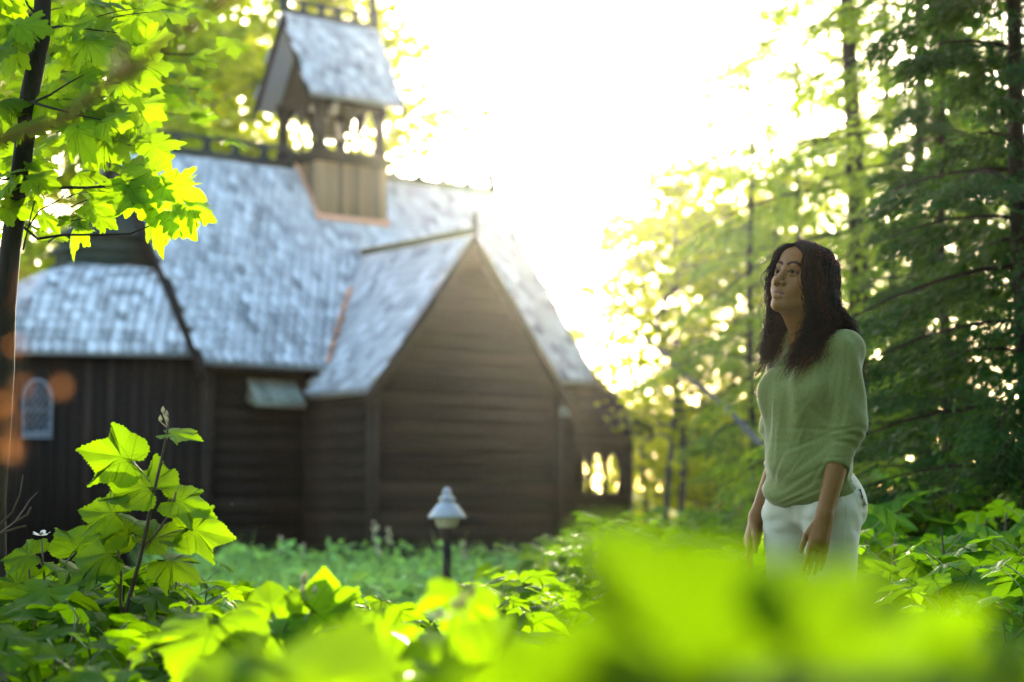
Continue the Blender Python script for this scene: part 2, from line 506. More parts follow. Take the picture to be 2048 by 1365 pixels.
def crest(name, x0, x1, y, z, h, mat, parent, step=.40):
    """pierced ridge board: two rails joined by round-shouldered posts"""
    mb = MB()
    mb.box(((x0 + x1) / 2, y, z + h * .10), (x1 - x0, .09, h * .38))
    mb.box(((x0 + x1) / 2, y, z + h * .93), (x1 - x0, .05, h * .16))
    n = max(2, int((x1 - x0) / step))
    for k in range(n + 1):
        x = x0 + (x1 - x0) * k / n
        mb.box((x, y, z + h * .57), (step * .24, .046, h * .60))
        for q in (-1, 1):
            mb.box((x + q * step * .17, y, z + h * .80), (step * .12, .045, h * .11))
            mb.box((x + q * step * .17, y, z + h * .335), (step * .12, .045, h * .10))
    return mb.build(name, mat, parent)


def finial(x, y, z, h, sgn, parent):
    """carved dragon-neck finial curving outwards"""
    mb = MB()
    pr = [(0, 0, .075), (.02, .25, .07), (-.02, .5, .05), (-.01, .72, .035), (.03, .9, .02), (.035, 1.0, .008)]
    for (a, b, c), (d, e, f) in zip(pr[:-1], pr[1:]):
        mb.hull8([(x + sgn * a - c, y - .03, z + b * h), (x + sgn * a + c, y - .03, z + b * h), (x + sgn * a + c, y + .03, z + b * h), (x + sgn * a - c, y + .03, z + b * h)],
                 [(x + sgn * d - f, y - .028, z + e * h), (x + sgn * d + f, y - .028, z + e * h), (x + sgn * d + f, y + .028, z + e * h), (x + sgn * d - f, y + .028, z + e * h)])
    return mb.build("finial", M['mossy'], parent)


cr = crest("ridge_crest", -3.40, -.62, AX, RZ, .29, M['mossy'], chapel)
finial(-3.36, AX, RZ + .02, .6, -1, cr)
cr2 = crest("ridge_crest", .72, 3.02, AX, RZ, .28, M['mossy'], chapel)
finial(3.02, AX, RZ - .02, .5, 1, cr2)
tc_ = MB()
tc_.box((0, (tj - .02) / 2 - .02, TZ + .03), (.1, tj + .04, .10)); tc_.box((0, -.05, TZ + .12), (.05, .05, .3))
tc_.build("transept_ridge_cap", M['mossy'], chapel)

# bell tower
bt = empty("bell_tower"); bt.parent = chapel
TX, TB = 0.05, 0.57
b = MB()
bz0, bz1 = 4.9, 5.96
b.box((TX, AX, (bz0 + bz1) / 2), (2 * TB - .06, 2 * TB - .06, bz1 - bz0), tint=.5)
for sy in (-1, 1):
    x = TX - TB + .06
    while x < TX + TB - .05:
        b.box((x + .045, AX + sy * (TB - .02), (bz0 + bz1) / 2), (.086, .03, bz1 - bz0), tint=max(0, min(1, R.gauss(.5, .28)))); x += .092
for sx in (-1, 1):
    y = AX - TB + .06
    while y < AX + TB - .05:
        b.box((TX + sx * (TB - .02), y + .045, (bz0 + bz1) / 2), (.03, .086, bz1 - bz0), tint=max(0, min(1, R.gauss(.5, .28)))); y += .092
for sx in (-1, 1):
    for sy in (-1, 1): b.box((TX + sx * (TB - .03), AX + sy * (TB - .03), (bz0 + bz1) / 2), (.11, .11, bz1 - bz0 - .004), tint=.85)
b.build("tower_base", M['tan'], bt)
fl = MB()
fl.box((TX, AX - TB - .03, roof_z(AX - TB) + .03), (2 * TB + .1, .05, .09))
for sx in (-1, 1):
    a_, b_ = V3(TX + sx * (TB + .02), AX - TB - .04, roof_z(AX - TB) + .03), V3(TX + sx * (TB + .02), AX, RZ + .03)
    fl.hull8([a_ + V3(-.02, 0, 0), a_ + V3(.02, 0, 0), b_ + V3(.02, 0, 0), b_ + V3(-.02, 0, 0)], [a_ + V3(-.02, 0, .06), a_ + V3(.02, 0, .06), b_ + V3(.02, 0, .06), b_ + V3(-.02, 0, .06)])
fl.build("copper_flashing", M['copper'], bt)
mo = MB()
mo.box((TX, AX, 5.99), (2 * TB + .06, 2 * TB + .06, .07)); mo.box((TX, AX, 6.06), (2 * TB + .14, 2 * TB + .14, .07)); mo.box((TX, AX, 6.115), (2 * TB + .04, 2 * TB + .04, .04))
mo.build("moulding", M['trim'], bt)
PB = TB - .06
for sx in (-1, 1):
    for sy in (-1, 1):
        p = MB()
        p.tube([(TX + sx * PB, AX + sy * PB, 6.13), (TX + sx * PB, AX + sy * PB, 6.22), (TX + sx * PB, AX + sy * PB, 6.24), (TX + sx * PB, AX + sy * PB, 6.72), (TX + sx * PB, AX + sy * PB, 6.74), (TX + sx * PB, AX + sy * PB, 6.88)],
               [.10, .10, .075, .075, .105, .105], 10)
        p.build("post", M['trim'], bt)
ar = MB()                        # arched spandrels: two round arches and a thin colonnette per side
def spandrel(mb, c, u, half, z0, z1, th):
    """row of two arches hanging below a beam; u is the wall direction in plan"""
    c, u = Vector(c), Vector(u); n = Vector((u.y, -u.x, 0))
    for k in range(-1, 1):
        lo, hi = k * half, (k + 1) * half
        m, r = (lo + hi) / 2, half / 2 - .04
        S = 10
        for i in range(S):
            a0, a1 = lo + half * i / S, lo + half * (i + 1) / S
            def zz(a): return z0 + (math.sqrt(max(0, r * r - (a - m) ** 2)) / r * (z1 - z0) * .9 if abs(a - m) < r else -.06)
            q = lambda a, d, z: c + u * a + n * d + V3(0, 0, z)
            mb.hull8([q(a0, -th, zz(a0)), q(a1, -th, zz(a1)), q(a1, th, zz(a1)), q(a0, th, zz(a0))], [q(a0, -th, z1), q(a1, -th, z1), q(a1, th, z1), q(a0, th, z1)])
for c, u in (((TX, AX - PB, 0), (1, 0, 0)), ((TX, AX + PB, 0), (1, 0, 0)), ((TX - PB, AX, 0), (0, 1, 0)), ((TX + PB, AX, 0), (0, 1, 0))):
    spandrel(ar, c, u, PB - .04, 6.55, 6.9, .035)
    ar.tube([(c[0], c[1], 6.13), (c[0], c[1], 6.6)], .03, 8)
ar.build("arcade", M['trim'], bt)
be = MB()
be.lathe([(0, .30), (.06, .29), (.09, .22), (.11, .1), (.15, .03), (.165, 0), (.15, 0), (.1, .1), (0, .27)], 18, (TX, AX, 6.42))
be.tube([(TX, AX, 6.72), (TX, AX, 6.9)], .02, 6)
be.build("bell", M['bell'], bt, True)
tr = MB()
TE, TEZ2, TRZ, TX0, TX1 = .76, 6.87, 8.19, -.78, .80
Hs = math.hypot(TE, TRZ - TEZ2)
for sgn in (-1, 1):
    ye = AX + sgn * TE
    pts = [V3(TX0, ye, TEZ2), V3(TX1, ye, TEZ2), V3(TX1 - .02, AX, TRZ), V3(TX0 + .02, AX, TRZ)]
    slab(tr, pts if sgn < 0 else pts[::-1], (0, sgn * (TRZ - TEZ2), TE), .06, .2)
    shingles(tr, (TX0, ye, TEZ2), (1, 0, 0), (0, -sgn * TE, TRZ - TEZ2), lambda a, b: 0 < a < TX1 - TX0 and 0 <= b < Hs - .03, TX1 - TX0, Hs, .12, .14)
tr.build("tower_roof", M['shingle'], bt)
tg = MB()
for sx in (-1, 1):
    x = TX + sx * (PB + .01)
    slab(tg, [(x, AX - .6, 6.90), (x, AX, 7.98), (x, AX + .6, 6.90)], (sx, 0, 0), .06)
    tg.box((x, AX, 6.92), (.1, 1.24, .06))
    for sy in (-1, 1):
        barge(tg, (TX0 - .01 if sx < 0 else TX1 + .01, AX + sy * TE, TEZ2 - .01), ((TX0 + .01) if sx < 0 else (TX1 - .01), AX, TRZ - .02 - (.001 if sy > 0 else 0)), .16, .04, (sx, 0, 0))
tg.build("tower_gable", M['trim'], bt)
tcr = crest("tower_crest", TX0 + .03, TX1 - .03, AX, TRZ - .02, .24, M['mossy'], bt, .30)
finial(TX0 + .02, AX, TRZ, .75, -1, tcr); finial(TX1 - .02, AX, TRZ, .75, 1, tcr)

# apse: three facets with vertical boards under a rounded shingle roof
PE = [(-3.05, 1.50), (-5.48, 2.72), (-5.48, 4.34), (-3.05, 5.56)]
PT = [(-3.05, 2.80), (-4.10, 3.12), (-4.10, 3.94), (-3.05, 4.26)]
PW = [(-3.0, 1.72), (-5.28, 2.86), (-5.28, 4.20), (-3.0, 5.34)]
aw = MB()
aw.hull8([(*p, 0) for p in PW][::-1], [(*p, 2.98) for p in PW][::-1], .3)
for (a_, b_) in ((PW[1], PW[0]), (PW[2], PW[1]), (PW[3], PW[2])):
    a_, b_ = V3(*a_, 0), V3(*b_, 0)
    L = (b_ - a_).length; u = (b_ - a_) / L; n = V3(-u.y, u.x, 0)
    if n.dot(V3(-4.2, AX, 0) - a_) > 0: n = -n
    x = 0
    while x < L - .02:
        wd = min(.145, L - x)
        M3 = Matrix((u, n, V3(0, 0, 1))).transposed()
        aw.box(a_ + u * (x + wd / 2) + n * .0 + V3(0, 0, 1.5), (wd - .008, .035 + R.uniform(0, .01), 3.0), M3, max(0, min(1, R.gauss(.5, .25))))
        aw.box(a_ + u * x + n * .02 + V3(0, 0, 1.5), (.035, .03, 2.99), M3, .2); x += .145
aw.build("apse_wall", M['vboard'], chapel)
arf = MB()
KR = 13
def ring(f):
    h = 1 - (1 - f) ** 1.6
    return [V3(p[0] + (q[0] - p[0]) * f, p[1] + (q[1] - p[1]) * f, 2.93 + 1.24 * h) for p, q in zip(PE, PT)]
for k in range(KR):
    A, B = ring(k / KR), ring((k + 1) / KR)
    for e in range(3):
        pl = [A[e + 1], A[e], B[e], B[e + 1]]
        nn = (pl[1] - pl[0]).cross(pl[2] - pl[0])
        if nn.z < 0: nn = -nn; pl = pl[::-1]
        slab(arf, pl, nn, .05, .2)
        u = (A[e + 1] - A[e]); L = u.length; u.normalize()
        v = (B[e] + B[e + 1] - A[e] - A[e + 1]); v = (v - u * v.dot(u)); hgt = v.length / 2; v.normalize()
        nn.normalize()
        wd = .14
        off = (k % 2) * wd / 2
        j = -1
        while j * wd + off < L + .02:
            a0 = j * wd + off; j += 1
            if a0 + wd < 0.03 * k: continue
            t = max(0, min(1, R.gauss(.52, .22))); lift = .03 + R.uniform(-.006, .01)
            shr = k * .028 * (L / 2.7)
            if a0 + wd / 2 < 0 or a0 + wd / 2 > L: continue
            P = lambda a, bb_, h: A[e] + u * a + v * bb_ + nn * h
            top = [P(a0 + .004, hgt * 1.5, .008), P(a0 + .004, hgt * .3, lift), P(a0 + wd / 2, 0, lift + .004), P(a0 + wd - .004, hgt * .3, lift), P(a0 + wd - .004, hgt * 1.5, .008)]
            bot = [q - nn * .02 for q in top]
            arf.add(top + bot, [(0, 1, 2, 3, 4), (1, 6, 7, 2), (2, 7, 8, 3), (0, 5, 6, 1), (3, 8, 9, 4)], t)
arf.build("apse_roof", M['shingle'], chapel)
dr = MB()
for k, (g, z0, z1) in enumerate(((1.06, 4.13, 4.24), (.98, 4.24, 4.40), (1.04, 4.40, 4.48), (.94, 4.48, 4.60))):
    q = [(-3.05 + (p[0] + 3.05) * g, AX + (p[1] - AX) * g) for p in PT]
    dr.hull8([(*p, z0) for p in q][::-1], [(*p, z1) for p in q][::-1], .3 + .15 * k)
q = [(-3.05 + (p[0] + 3.05) * 1.1, AX + (p[1] - AX) * 1.1) for p in PT]
dr.add([(*p, 4.60) for p in q] + [(-3.05, AX - .25, 5.2), (-3.05, AX + .25, 5.2), (-3.35, AX, 5.2)], [(1, 0, 4, 6), (2, 1, 6), (3, 2, 6, 5), (4, 5, 6)], .4)
dr.build("apse_lantern", M['mossy'], chapel)

# arched apse window on the near facet
a_, b_ = V3(*PW[1], 0), V3(*PW[0], 0)
u = (b_ - a_).normalized(); n = V3(u.y, -u.x, 0)
wc = a_ + u * .46
def arch_pts(hw_, z0, zs, seg=12):
    return [(-hw_, z0), (hw_, z0)] + [(hw_ * math.cos(math.pi * k / seg), zs + hw_ * 1.15 * math.sin(math.pi * k / seg)) for k in range(seg + 1)]
def WP(x, d, z): return wc + u * x + n * d + V3(0, 0, z)
win = empty("window"); win.parent = chapel
fr = MB()
outer, inner = arch_pts(.190, 1.92, 2.40), arch_pts(.160, 1.955, 2.40)
k = len(outer)
fr.add([WP(x, .09, z) for x, z in outer] + [WP(x, .09, z) for x, z in inner] + [WP(x, .0, z) for x, z in outer] + [WP(x, .0, z) for x, z in inner],
       [(i, (i + 1) % k, k + (i + 1) % k, k + i) for i in range(k)] + [(i, 2 * k + i, 2 * k + (i + 1) % k, (i + 1) % k) for i in range(k)] + [(k + i, k + (i + 1) % k, 3 * k + (i + 1) % k, 3 * k + i) for i in range(k)])
M3 = Matrix((u, n, V3(0, 0, 1))).transposed()
fr.box(WP(0, .075, 2.22), (.31, .03, .018), M3)
M["winframe"] = surf("dull_blue_grey_paint", [(0.2, (.10, .12, .15)), (0.8, (.17, .20, .24))], 8, None, 0.6, 0.1, spec=0.1)
fr.build("frame", M['winframe'], win)
gl = MB()
gl.add([WP(x, .05, z) for x, z in inner], [tuple(range(k))]); gl.build("glass", M['glass'], win)
ld = MB()
for i in range(-5, 6):
    for sgn in (-1, 1):
        p = [(x, i * .11 + sgn * x * 1.3) for x in (-.155, .155)]
        seg = []
        for q in range(25):
            x = -.155 + .31 * q / 24; z = 2.25 + i * .13 + sgn * x * 1.4
            top = 2.40 + math.sqrt(max(0, .158 ** 2 - x * x)) * 1.15
            if 1.97 < z < top - .01: seg.append(WP(x, .056, z))
        if len(seg) > 2: ld.tube([seg[0], seg[-1]], .0035, 4)
ld.build("leaded_bars", M['zinc'], win)
sl_ = MB(); sl_.box(WP(0, .06, 1.885), (.40, .07, .03), M3); sl_.build("sill", M['winframe'], win)

# small hood on the nave wall
h0, h1 = -2.45, -1.72
hd = MB()
hd.hull8([(h0, NW, 2.38), (h1, NW, 2.38), (h1, NW - .30, 2.30), (h0, NW - .30, 2.30)], [(h0 + .04, NW, 2.68), (h1 - .04, NW, 2.68), (h1, NW - .32, 2.36), (h0, NW - .32, 2.36)], .5)
for k in range(6): hd.box((h0 + .06 + k * .122, NW - .165, 2.535), (.115, .47, .018), Matrix.Rotation(math.atan2(.32, .32), 3, 'X'), R.random())
hd.build("vent_hood", M['hood'], chapel)

# porch at the right-hand end
po = empty("porch"); po.parent = chapel
PX0, PX1, PY0 = 3.1, 4.22, NW
PY1 = 2 * AX - PY0
pr_z = lambda x: 2.86 - (x - 3.46) * .655
pw_ = MB()
pw_.hull8([(PX0, PY0, 1.93), (PX1 - .1, PY0, 1.93), (PX1 - .1, PY0 + .08, 1.93), (PX0, PY0 + .08, 1.93)],
          [(PX0, PY0, 2.74), (3.46, PY0, 2.74), (3.46, PY0 + .08, 2.74), (PX0, PY0 + .08, 2.74)], .4)
slab(pw_, [(3.46, PY0 + .001, 1.95), (PX1 - .04, PY0 + .001, 1.95), (PX1 - .04, PY0 + .001, pr_z(PX1) - .04), (3.46, PY0 + .001, 2.78)], (0, -1, 0), .08, .4)
siding(pw_, (PX0, PY0 - .01), (PX1 - .03, PY0 - .01), 2.05, 2.78, lambda z: (0, min(1.09, max(.1, (2.86 - z) / .655 + .3))), .18)
pw_.box(((PX0 + PX1) / 2, PY0 + .04, 1.99), (PX1 - PX0, .16, .12), tint=.6)
pw_.build("porch_side_wall", M['wood'], po)
pw_ = MB()
pw_.box(((PX0 + PX1) / 2 - .02, PY0 + .04, 1.205), (PX1 - PX0 - .05, .16, .11), tint=.9)
pw_.box(((PX0 + PX1) / 2, PY0 + .05, .6), (PX1 - PX0 - .04, .06, 1.1), tint=.2)
for k in range(4): pw_.box((PX0 + .1 + k * .3, PY0 + .01, .6), (.07, .05, 1.1), tint=.6)
pw_.build("porch_panel", M['wood'], po)
pw_ = MB()
pw_.box(((PX0 + PX1) / 2, PY1 - .04, .6), (PX1 - PX0, .08, 1.2), tint=.2)
pw_.build("porch_parapet", M['wood'], po)
pw_ = MB()
pw_.box(((PX0 + PX1) / 2, PY1 - .04, 2.1), (PX1 - PX0, .08, .5), tint=.3)
pw_.build("porch_beam", M['wood'], po)
pc = MB()
bay = (PX1 - .2 - PX0) / 3
for k in range(3):
    lo = PX0 + .02 + k * bay; m_, r_ = lo + bay / 2, bay / 2 - .045
    for i in range(12):
        a0, a1 = lo + bay * i / 12, lo + bay * (i + 1) / 12
        zz = lambda a: 1.70 + math.sqrt(max(0, r_ * r_ - (a - m_) ** 2)) * 1.35 if abs(a - m_) < r_ else 1.66
        pc.hull8([(a0, PY0 + .01, zz(a0)), (a1, PY0 + .01, zz(a1)), (a1, PY0 + .08, zz(a1)), (a0, PY0 + .08, zz(a0))], [(a0, PY0 + .01, 1.94), (a1, PY0 + .01, 1.94), (a1, PY0 + .08, 1.94), (a0, PY0 + .08, 1.94)])
    for xx in ([lo] if k else [lo, ]) + ([lo + bay] if k == 2 else []):
        pc.tube([(xx, PY0 + .045, 1.26), (xx, PY0 + .045, 1.36), (xx, PY0 + .045, 1.38), (xx, PY0 + .045, 1.62), (xx, PY0 + .045, 1.64), (xx, PY0 + .045, 1.7)], [.05, .05, .033, .033, .05, .05], 8)
pc.build("arcade", M['trim'], po)
for yy in (PY0 + .05, AX - .7, AX + .7, PY1 - .05):
    p = MB(); p.box((PX1 - .06, yy, 1.03), (.15, .15, 2.06), tint=.9); p.build("post", M['wood'], po)
pf = MB()
ov = .16
slab(pf, [(3.30, PY0 - ov, pr_z(3.30)), (PX1 + .26, PY0 - ov, pr_z(PX1 + .26)), (PX1 + .26, PY1 + ov, pr_z(PX1 + .26)), (3.30, PY1 + ov, pr_z(3.30))], (.655, 0, 1), .06, .2)
barge(pf, (3.30, PY0 - ov, pr_z(3.3)), (PX1 + .26, PY0 - ov, pr_z(PX1 + .26)), .15, .04, (0, -1, 0))
shingles(pf, (PX1 + .26, PY0 - ov, pr_z(PX1 + .26)), (0, 1, 0), (-1, 0, .655), lambda a, b: 0 < a < PY1 - PY0 + 2 * ov and b < 1.3, PY1 - PY0 + 2 * ov, 1.4, .2, .16)
pf.build("porch_roof", [M['trim'], M['shingle']], po)
pb = MB(); pb.box((PX1 - .06, AX, 2.11), (.14, PY1 - PY0, .14)); pb.box(((PX0 + PX1) / 2, AX, .1), (PX1 - PX0 + .2, PY1 - PY0, .2)); pb.build("porch_frame", M['trim'], po)

# ------------------------------------------------------------------ path light
lp = at(894, 1050, 14.0)
lamp = empty("path_light", (lp.x, lp.y, gz(lp.x, lp.y)), 0, "small bollard lamp with a white cone cap on a brown post before the chapel", "lamp")
zb = 0.79 - lamp.location.z
p = MB(); p.tube([(0, 0, 0), (0, 0, zb - .02)], .031, 12); p.lathe([(.031, zb - .12), (.05, zb - .06), (.052, zb - .02), (0, zb - .02)], 14); p.build("post", M['trim'], lamp, True)
p = MB(); p.lathe([(.055, zb - .02), (.075, zb + .0), (.085, zb + .05), (.085, zb + .07), (0, zb + .07)], 20); p.build("lens", M['bud'], lamp, True)
p = MB(); p.lathe([(.0, zb + .045), (.128, zb + .045), (.132, zb + .055), (.075, zb + .135), (.05, zb + .15), (.048, zb + .17), (.062, zb + .172), (.045, zb + .195), (.03, zb + .2), (.028, zb + .215), (.036, zb + .222), (.018, zb + .25), (0, zb + .262)], 24)
p.build("cap", M['zinc'], lamp)

# ------------------------------------------------------------------ leaves
def leaf_outline(kind, seed):
    """closed half-symmetric outline (list of x, y), tip towards +y, petiole joint at the origin, width about 1"""
    q = random.Random(seed)
    if kind == 'thimble':
        half = [(.03, -.02), (.10, -.15), (.22, -.23), (.36, -.20), (.50, -.10), (.55, .02), (.50, .10), (.47, .16), (.56, .24), (.60, .36), (.66, .50), (.52, .46), (.40, .44), (.33, .48), (.28, .58), (.20, .66), (.11, .76), (0.0, .90)]
        teeth, amp = 4, .024
    else:
        half = [(.03, -.02), (.10, -.10), (.24, -.20), (.36, -.15), (.50, -.14), (.48, -.02), (.62, .06), (.52, .12), (.46, .19), (.58, .24), (.62, .36), (.78, .50), (.62, .54), (.58, .64), (.46, .56), (.33, .52), (.30, .62), (.34, .76), (.19, .80), (0.0, 1.04)]
        teeth, amp = 2, .022
    def dense(h):
        o = []
        for (x0, y0), (x1, y1) in zip(h[:-1], h[1:]):
            for t in range(teeth):
                f = t / teeth
                nx_, ny_ = (y1 - y0), -(x1 - x0)
                l = math.hypot(nx_, ny_) + 1e-6
                k = (amp if t % 2 else -amp * .3) * q.uniform(.4, 1.3)
                o.append((x0 + (x1 - x0) * f + nx_ / l * k, y0 + (y1 - y0) * f + ny_ / l * k))
        return o
    jit = lambda h: [(x * q.uniform(.92, 1.08), y + q.uniform(-.025, .025)) for x, y in h[:-1]] + [h[-1]]
    r_, l_ = dense(jit(half)), dense(jit(half))
    if kind == 'maple':          # insect-eaten notches
        for s in (r_, l_):
            for _ in range(q.randint(2, 5)):
                i = q.randrange(8, len(s) - 2); f = q.uniform(.62, .86)
                s[i] = (s[i][0] * f, .2 + (s[i][1] - .2) * f)
    return r_ + [half[-1]] + [(-x, y) for x, y in l_[::-1]]


def leaf_mesh(kind, seed, droop=.25, fold=.12, rings=3):
    q = random.Random(seed * 7 + 1)
    out = leaf_outline(kind, seed)
    cx, cy_ = 0.0, .16
    vs, uv = [(cx, cy_)], []
    for r in range(1, rings + 1):
        f = r / rings
        vs += [(cx + (x - cx) * f, cy_ + (y - cy_) * f) for x, y in out]
    k = len(out)
    V = np.zeros((len(vs), 3)); V[:, :2] = vs
    x, y = V[:, 0], V[:, 1]
    r = np.hypot(x, y); a = np.abs(np.arctan2(x, y))
    pp = np.abs(((a + math.radians(21)) % math.radians(42)) - math.radians(21))     # distance from the nearest vein
    ph = [q.uniform(0, 6.28) for _ in range(4)]
    V[:, 2] = -droop * r ** 2 * (1 + .5 * np.sin(2 * np.arctan2(x, y) + ph[0])) + fold * pp * r * 1.2 + .02 * np.sin(9 * x + ph[1]) + .025 * np.sin(8 * y + ph[2]) + .05 * q.uniform(-1, 1) * x
    U = np.zeros_like(V); U[:, 0], U[:, 1] = x, y
    fs = [(0, 1 + i, 1 + (i + 1) % k) for i in range(k)]
    for g in range(rings - 1):
        b0, b1 = 1 + g * k, 1 + (g + 1) * k
        fs += [(b0 + i, b1 + i, b1 + (i + 1) % k, b0 + (i + 1) % k) for i in range(k)]
    return V, fs, U


THIMBLE = [leaf_mesh('thimble', 10 + i, d, f) for i, (d, f) in enumerate([(.18, .16), (.42, .12), (.10, .2), (.6, .1), (-.12, .18)])]
MAPLE = [leaf_mesh('maple', 40 + i, d, f) for i, (d, f) in enumerate([(.3, .15), (.1, .2), (.5, .1), (.2, .25), (-.1, .2), (.75, .1)])]


def put_leaf(mb, lib, pos, normal, tip, size, tint=None, which=None, mat=0):
    V, fs, U = lib[which if which is not None else R.randrange(len(lib))]
    n = Vector(normal).normalized(); t = Vector(tip); t = (t - n * t.dot(n)).normalized(); s = t.cross(n)
    Mx = np.array([[s.x, t.x, n.x], [s.y, t.y, n.y], [s.z, t.z, n.z]]) * size
    mb.add(V @ Mx.T + np.array(pos), fs, R.random() if tint is None else tint, U, mat)


def jv(s): return Vector((R.gauss(0, s), R.gauss(0, s), R.gauss(0, s)))


def curve_pts(a, b, sag=0.0, n=5, jit=0.0):
    a, b = Vector(a), Vector(b); L = (b - a).length
    return [a.lerp(b, i / n) + Vector((0, 0, sag * L * 4 * (i / n) * (1 - i / n))) + (jv(jit) if 0 < i < n else Vector()) for i in range(n + 1)]


# ------------------------------------------------------------------ thimbleberry plants
def thimble_proto(h, canes, seed, size=.15, mat='thimble', name="thimbleberry_plant"):
    R.seed(seed)
    root = empty(name)
    st, lf, pt = MB(), MB(), MB()
    for c in range(canes):
        az = R.uniform(0, 6.28); lean = R.uniform(.05, .35)
        top = Vector((math.cos(az) * lean * h, math.sin(az) * lean * h, h * R.uniform(.72, .95)))
        base = Vector((R.gauss(0, .05), R.gauss(0, .05), -.05))
        pts = curve_pts(base, top, .05, 6, .012 * h)
        st.tube(pts, [.0065 - .0006 * i for i in range(len(pts))], 5, R.random())
        for k in range(R.randint(6, 9)):
            f = min(1, .30 + .72 * (k / 7.5) + R.uniform(-.05, .05))
            i = min(int(f * 6), 5); p = pts[i].lerp(pts[i + 1], f * 6 - i)
            a2 = az + k * 2.4 + R.uniform(-.4, .4)
            L = h * R.uniform(.10, .20) + .03
            up = R.uniform(.25, .95)
            e = p + Vector((math.cos(a2), math.sin(a2), up)).normalized() * L
            pt.tube(curve_pts(p, e, .06, 4), .0022, 4, R.random())
            d = Vector((math.cos(a2), math.sin(a2), R.uniform(-.5, .1)))
            n = Vector((math.cos(a2) * .35, math.sin(a2) * .35, 1)) + jv(.25)
            put_leaf(lf, THIMBLE, e, n, d, size * R.uniform(.65, 1.25) * (.75 if f > .92 else 1), R.uniform(.35, 1))
    st.build("stem", M['cane'], root); pt.build("petiole", M['petiole'], root); lf.build("foliage", M[mat], root, True)
    return root


PRO = [thimble_proto(.72, 3, 101), thimble_proto(.66, 4, 102, .16), thimble_proto(.78, 3, 103, .14), thimble_proto(.6, 4, 104, .17)]
PROD = [thimble_proto(.72, 3, 105, .15, 'thimbledeep'), thimble_proto(.66, 4, 106, .16, 'thimbledeep'), thimble_proto(.75, 3, 107, .14, 'thimbledeep')]
used = set()


def plant(lib, x, y, s, label, group, rz=None):
    p = R.choice(lib)
    rz = R.uniform(0, 6.28) if rz is None else rz
    loc = (x, y, gz(x, y))
    if p.name not in used:
        used.add(p.name); p.location = loc; p.rotation_euler = (0, 0, rz); p.scale = (s,) * 3
        tag(p, label, "plant", group); return p
    return dup(p, loc, rz, s, label, group)


def scatter(lib, n, fx, top, label, group, dmin=.16, tries=40):
    """n plants at random spots given by fx(), each scaled so that it tops out at top(x, y)"""
    pts = []
    for _ in range(n):
        for _t in range(tries):
            x, y = fx()
            if all((x - a) ** 2 + (y - b_) ** 2 > dmin ** 2 for a, b_ in pts): break
        else: continue
        pts.append((x, y))
        s = (top(x, y) - gz(x, y)) / .74 * R.uniform(.86, 1.04)
        plant(lib, x, y, s, label, group)


R.seed(5)
fxu = lambda u0, u1, y0, y1: (lambda: (lambda y: ((R.uniform(u0, u1) - 1024) / 3999 * y, y))(R.uniform(y0, y1)))
scatter(PRO, 34, fxu(-60, 420, 5.0, 7.2), lambda x, y: .63 + .05 * math.sin(x * 9), "leafy thimbleberry plant in the patch at lower left around the tall flowering stem", "thimbleberry patch at lower left", .15)
scatter(PRO, 10, fxu(-40, 560, 4.0, 5.0), lambda x, y: .56, "low thimbleberry plant at the bottom left edge in front of the tall stem", "low thimbleberry row at the bottom left", .18)
scatter(PRO, 22, fxu(470, 1010, 3.6, 6.4), lambda x, y: .55 + .01 * y, "low bright thimbleberry plant at the bottom centre below the path light", "bright thimbleberry at the bottom centre", .17)
scatter(PROD, 60, fxu(1640, 2120, 5.6, 10.5), lambda x, y: .68 + .078 * (y - 5.6), "thimbleberry plant on the green bank at right behind the woman", "thimbleberry bank right of the woman", .2)
scatter(PROD, 10, fxu(1720, 2120, 4.4, 5.6), lambda x, y: .54, "low thimbleberry plant at the lower right edge below the bank", "low thimbleberry at the lower right", .2)
scatter(PRO, 40, fxu(1000, 1560, 7.5, 13), lambda x, y: .58 + .022 * (y - 7) + .08 * max(0, x), "blurred thimbleberry plant between the path light and the woman", "thimbleberry bed left of the woman", .25)
scatter(PRO, 44, fxu(1090, 1620, 13, 20), lambda x, y: .76 + .012 * (y - 13) + .06 * max(0, x), "blurred leafy plant before the trees between the porch and the woman", "leafy plants beside the porch", .3)

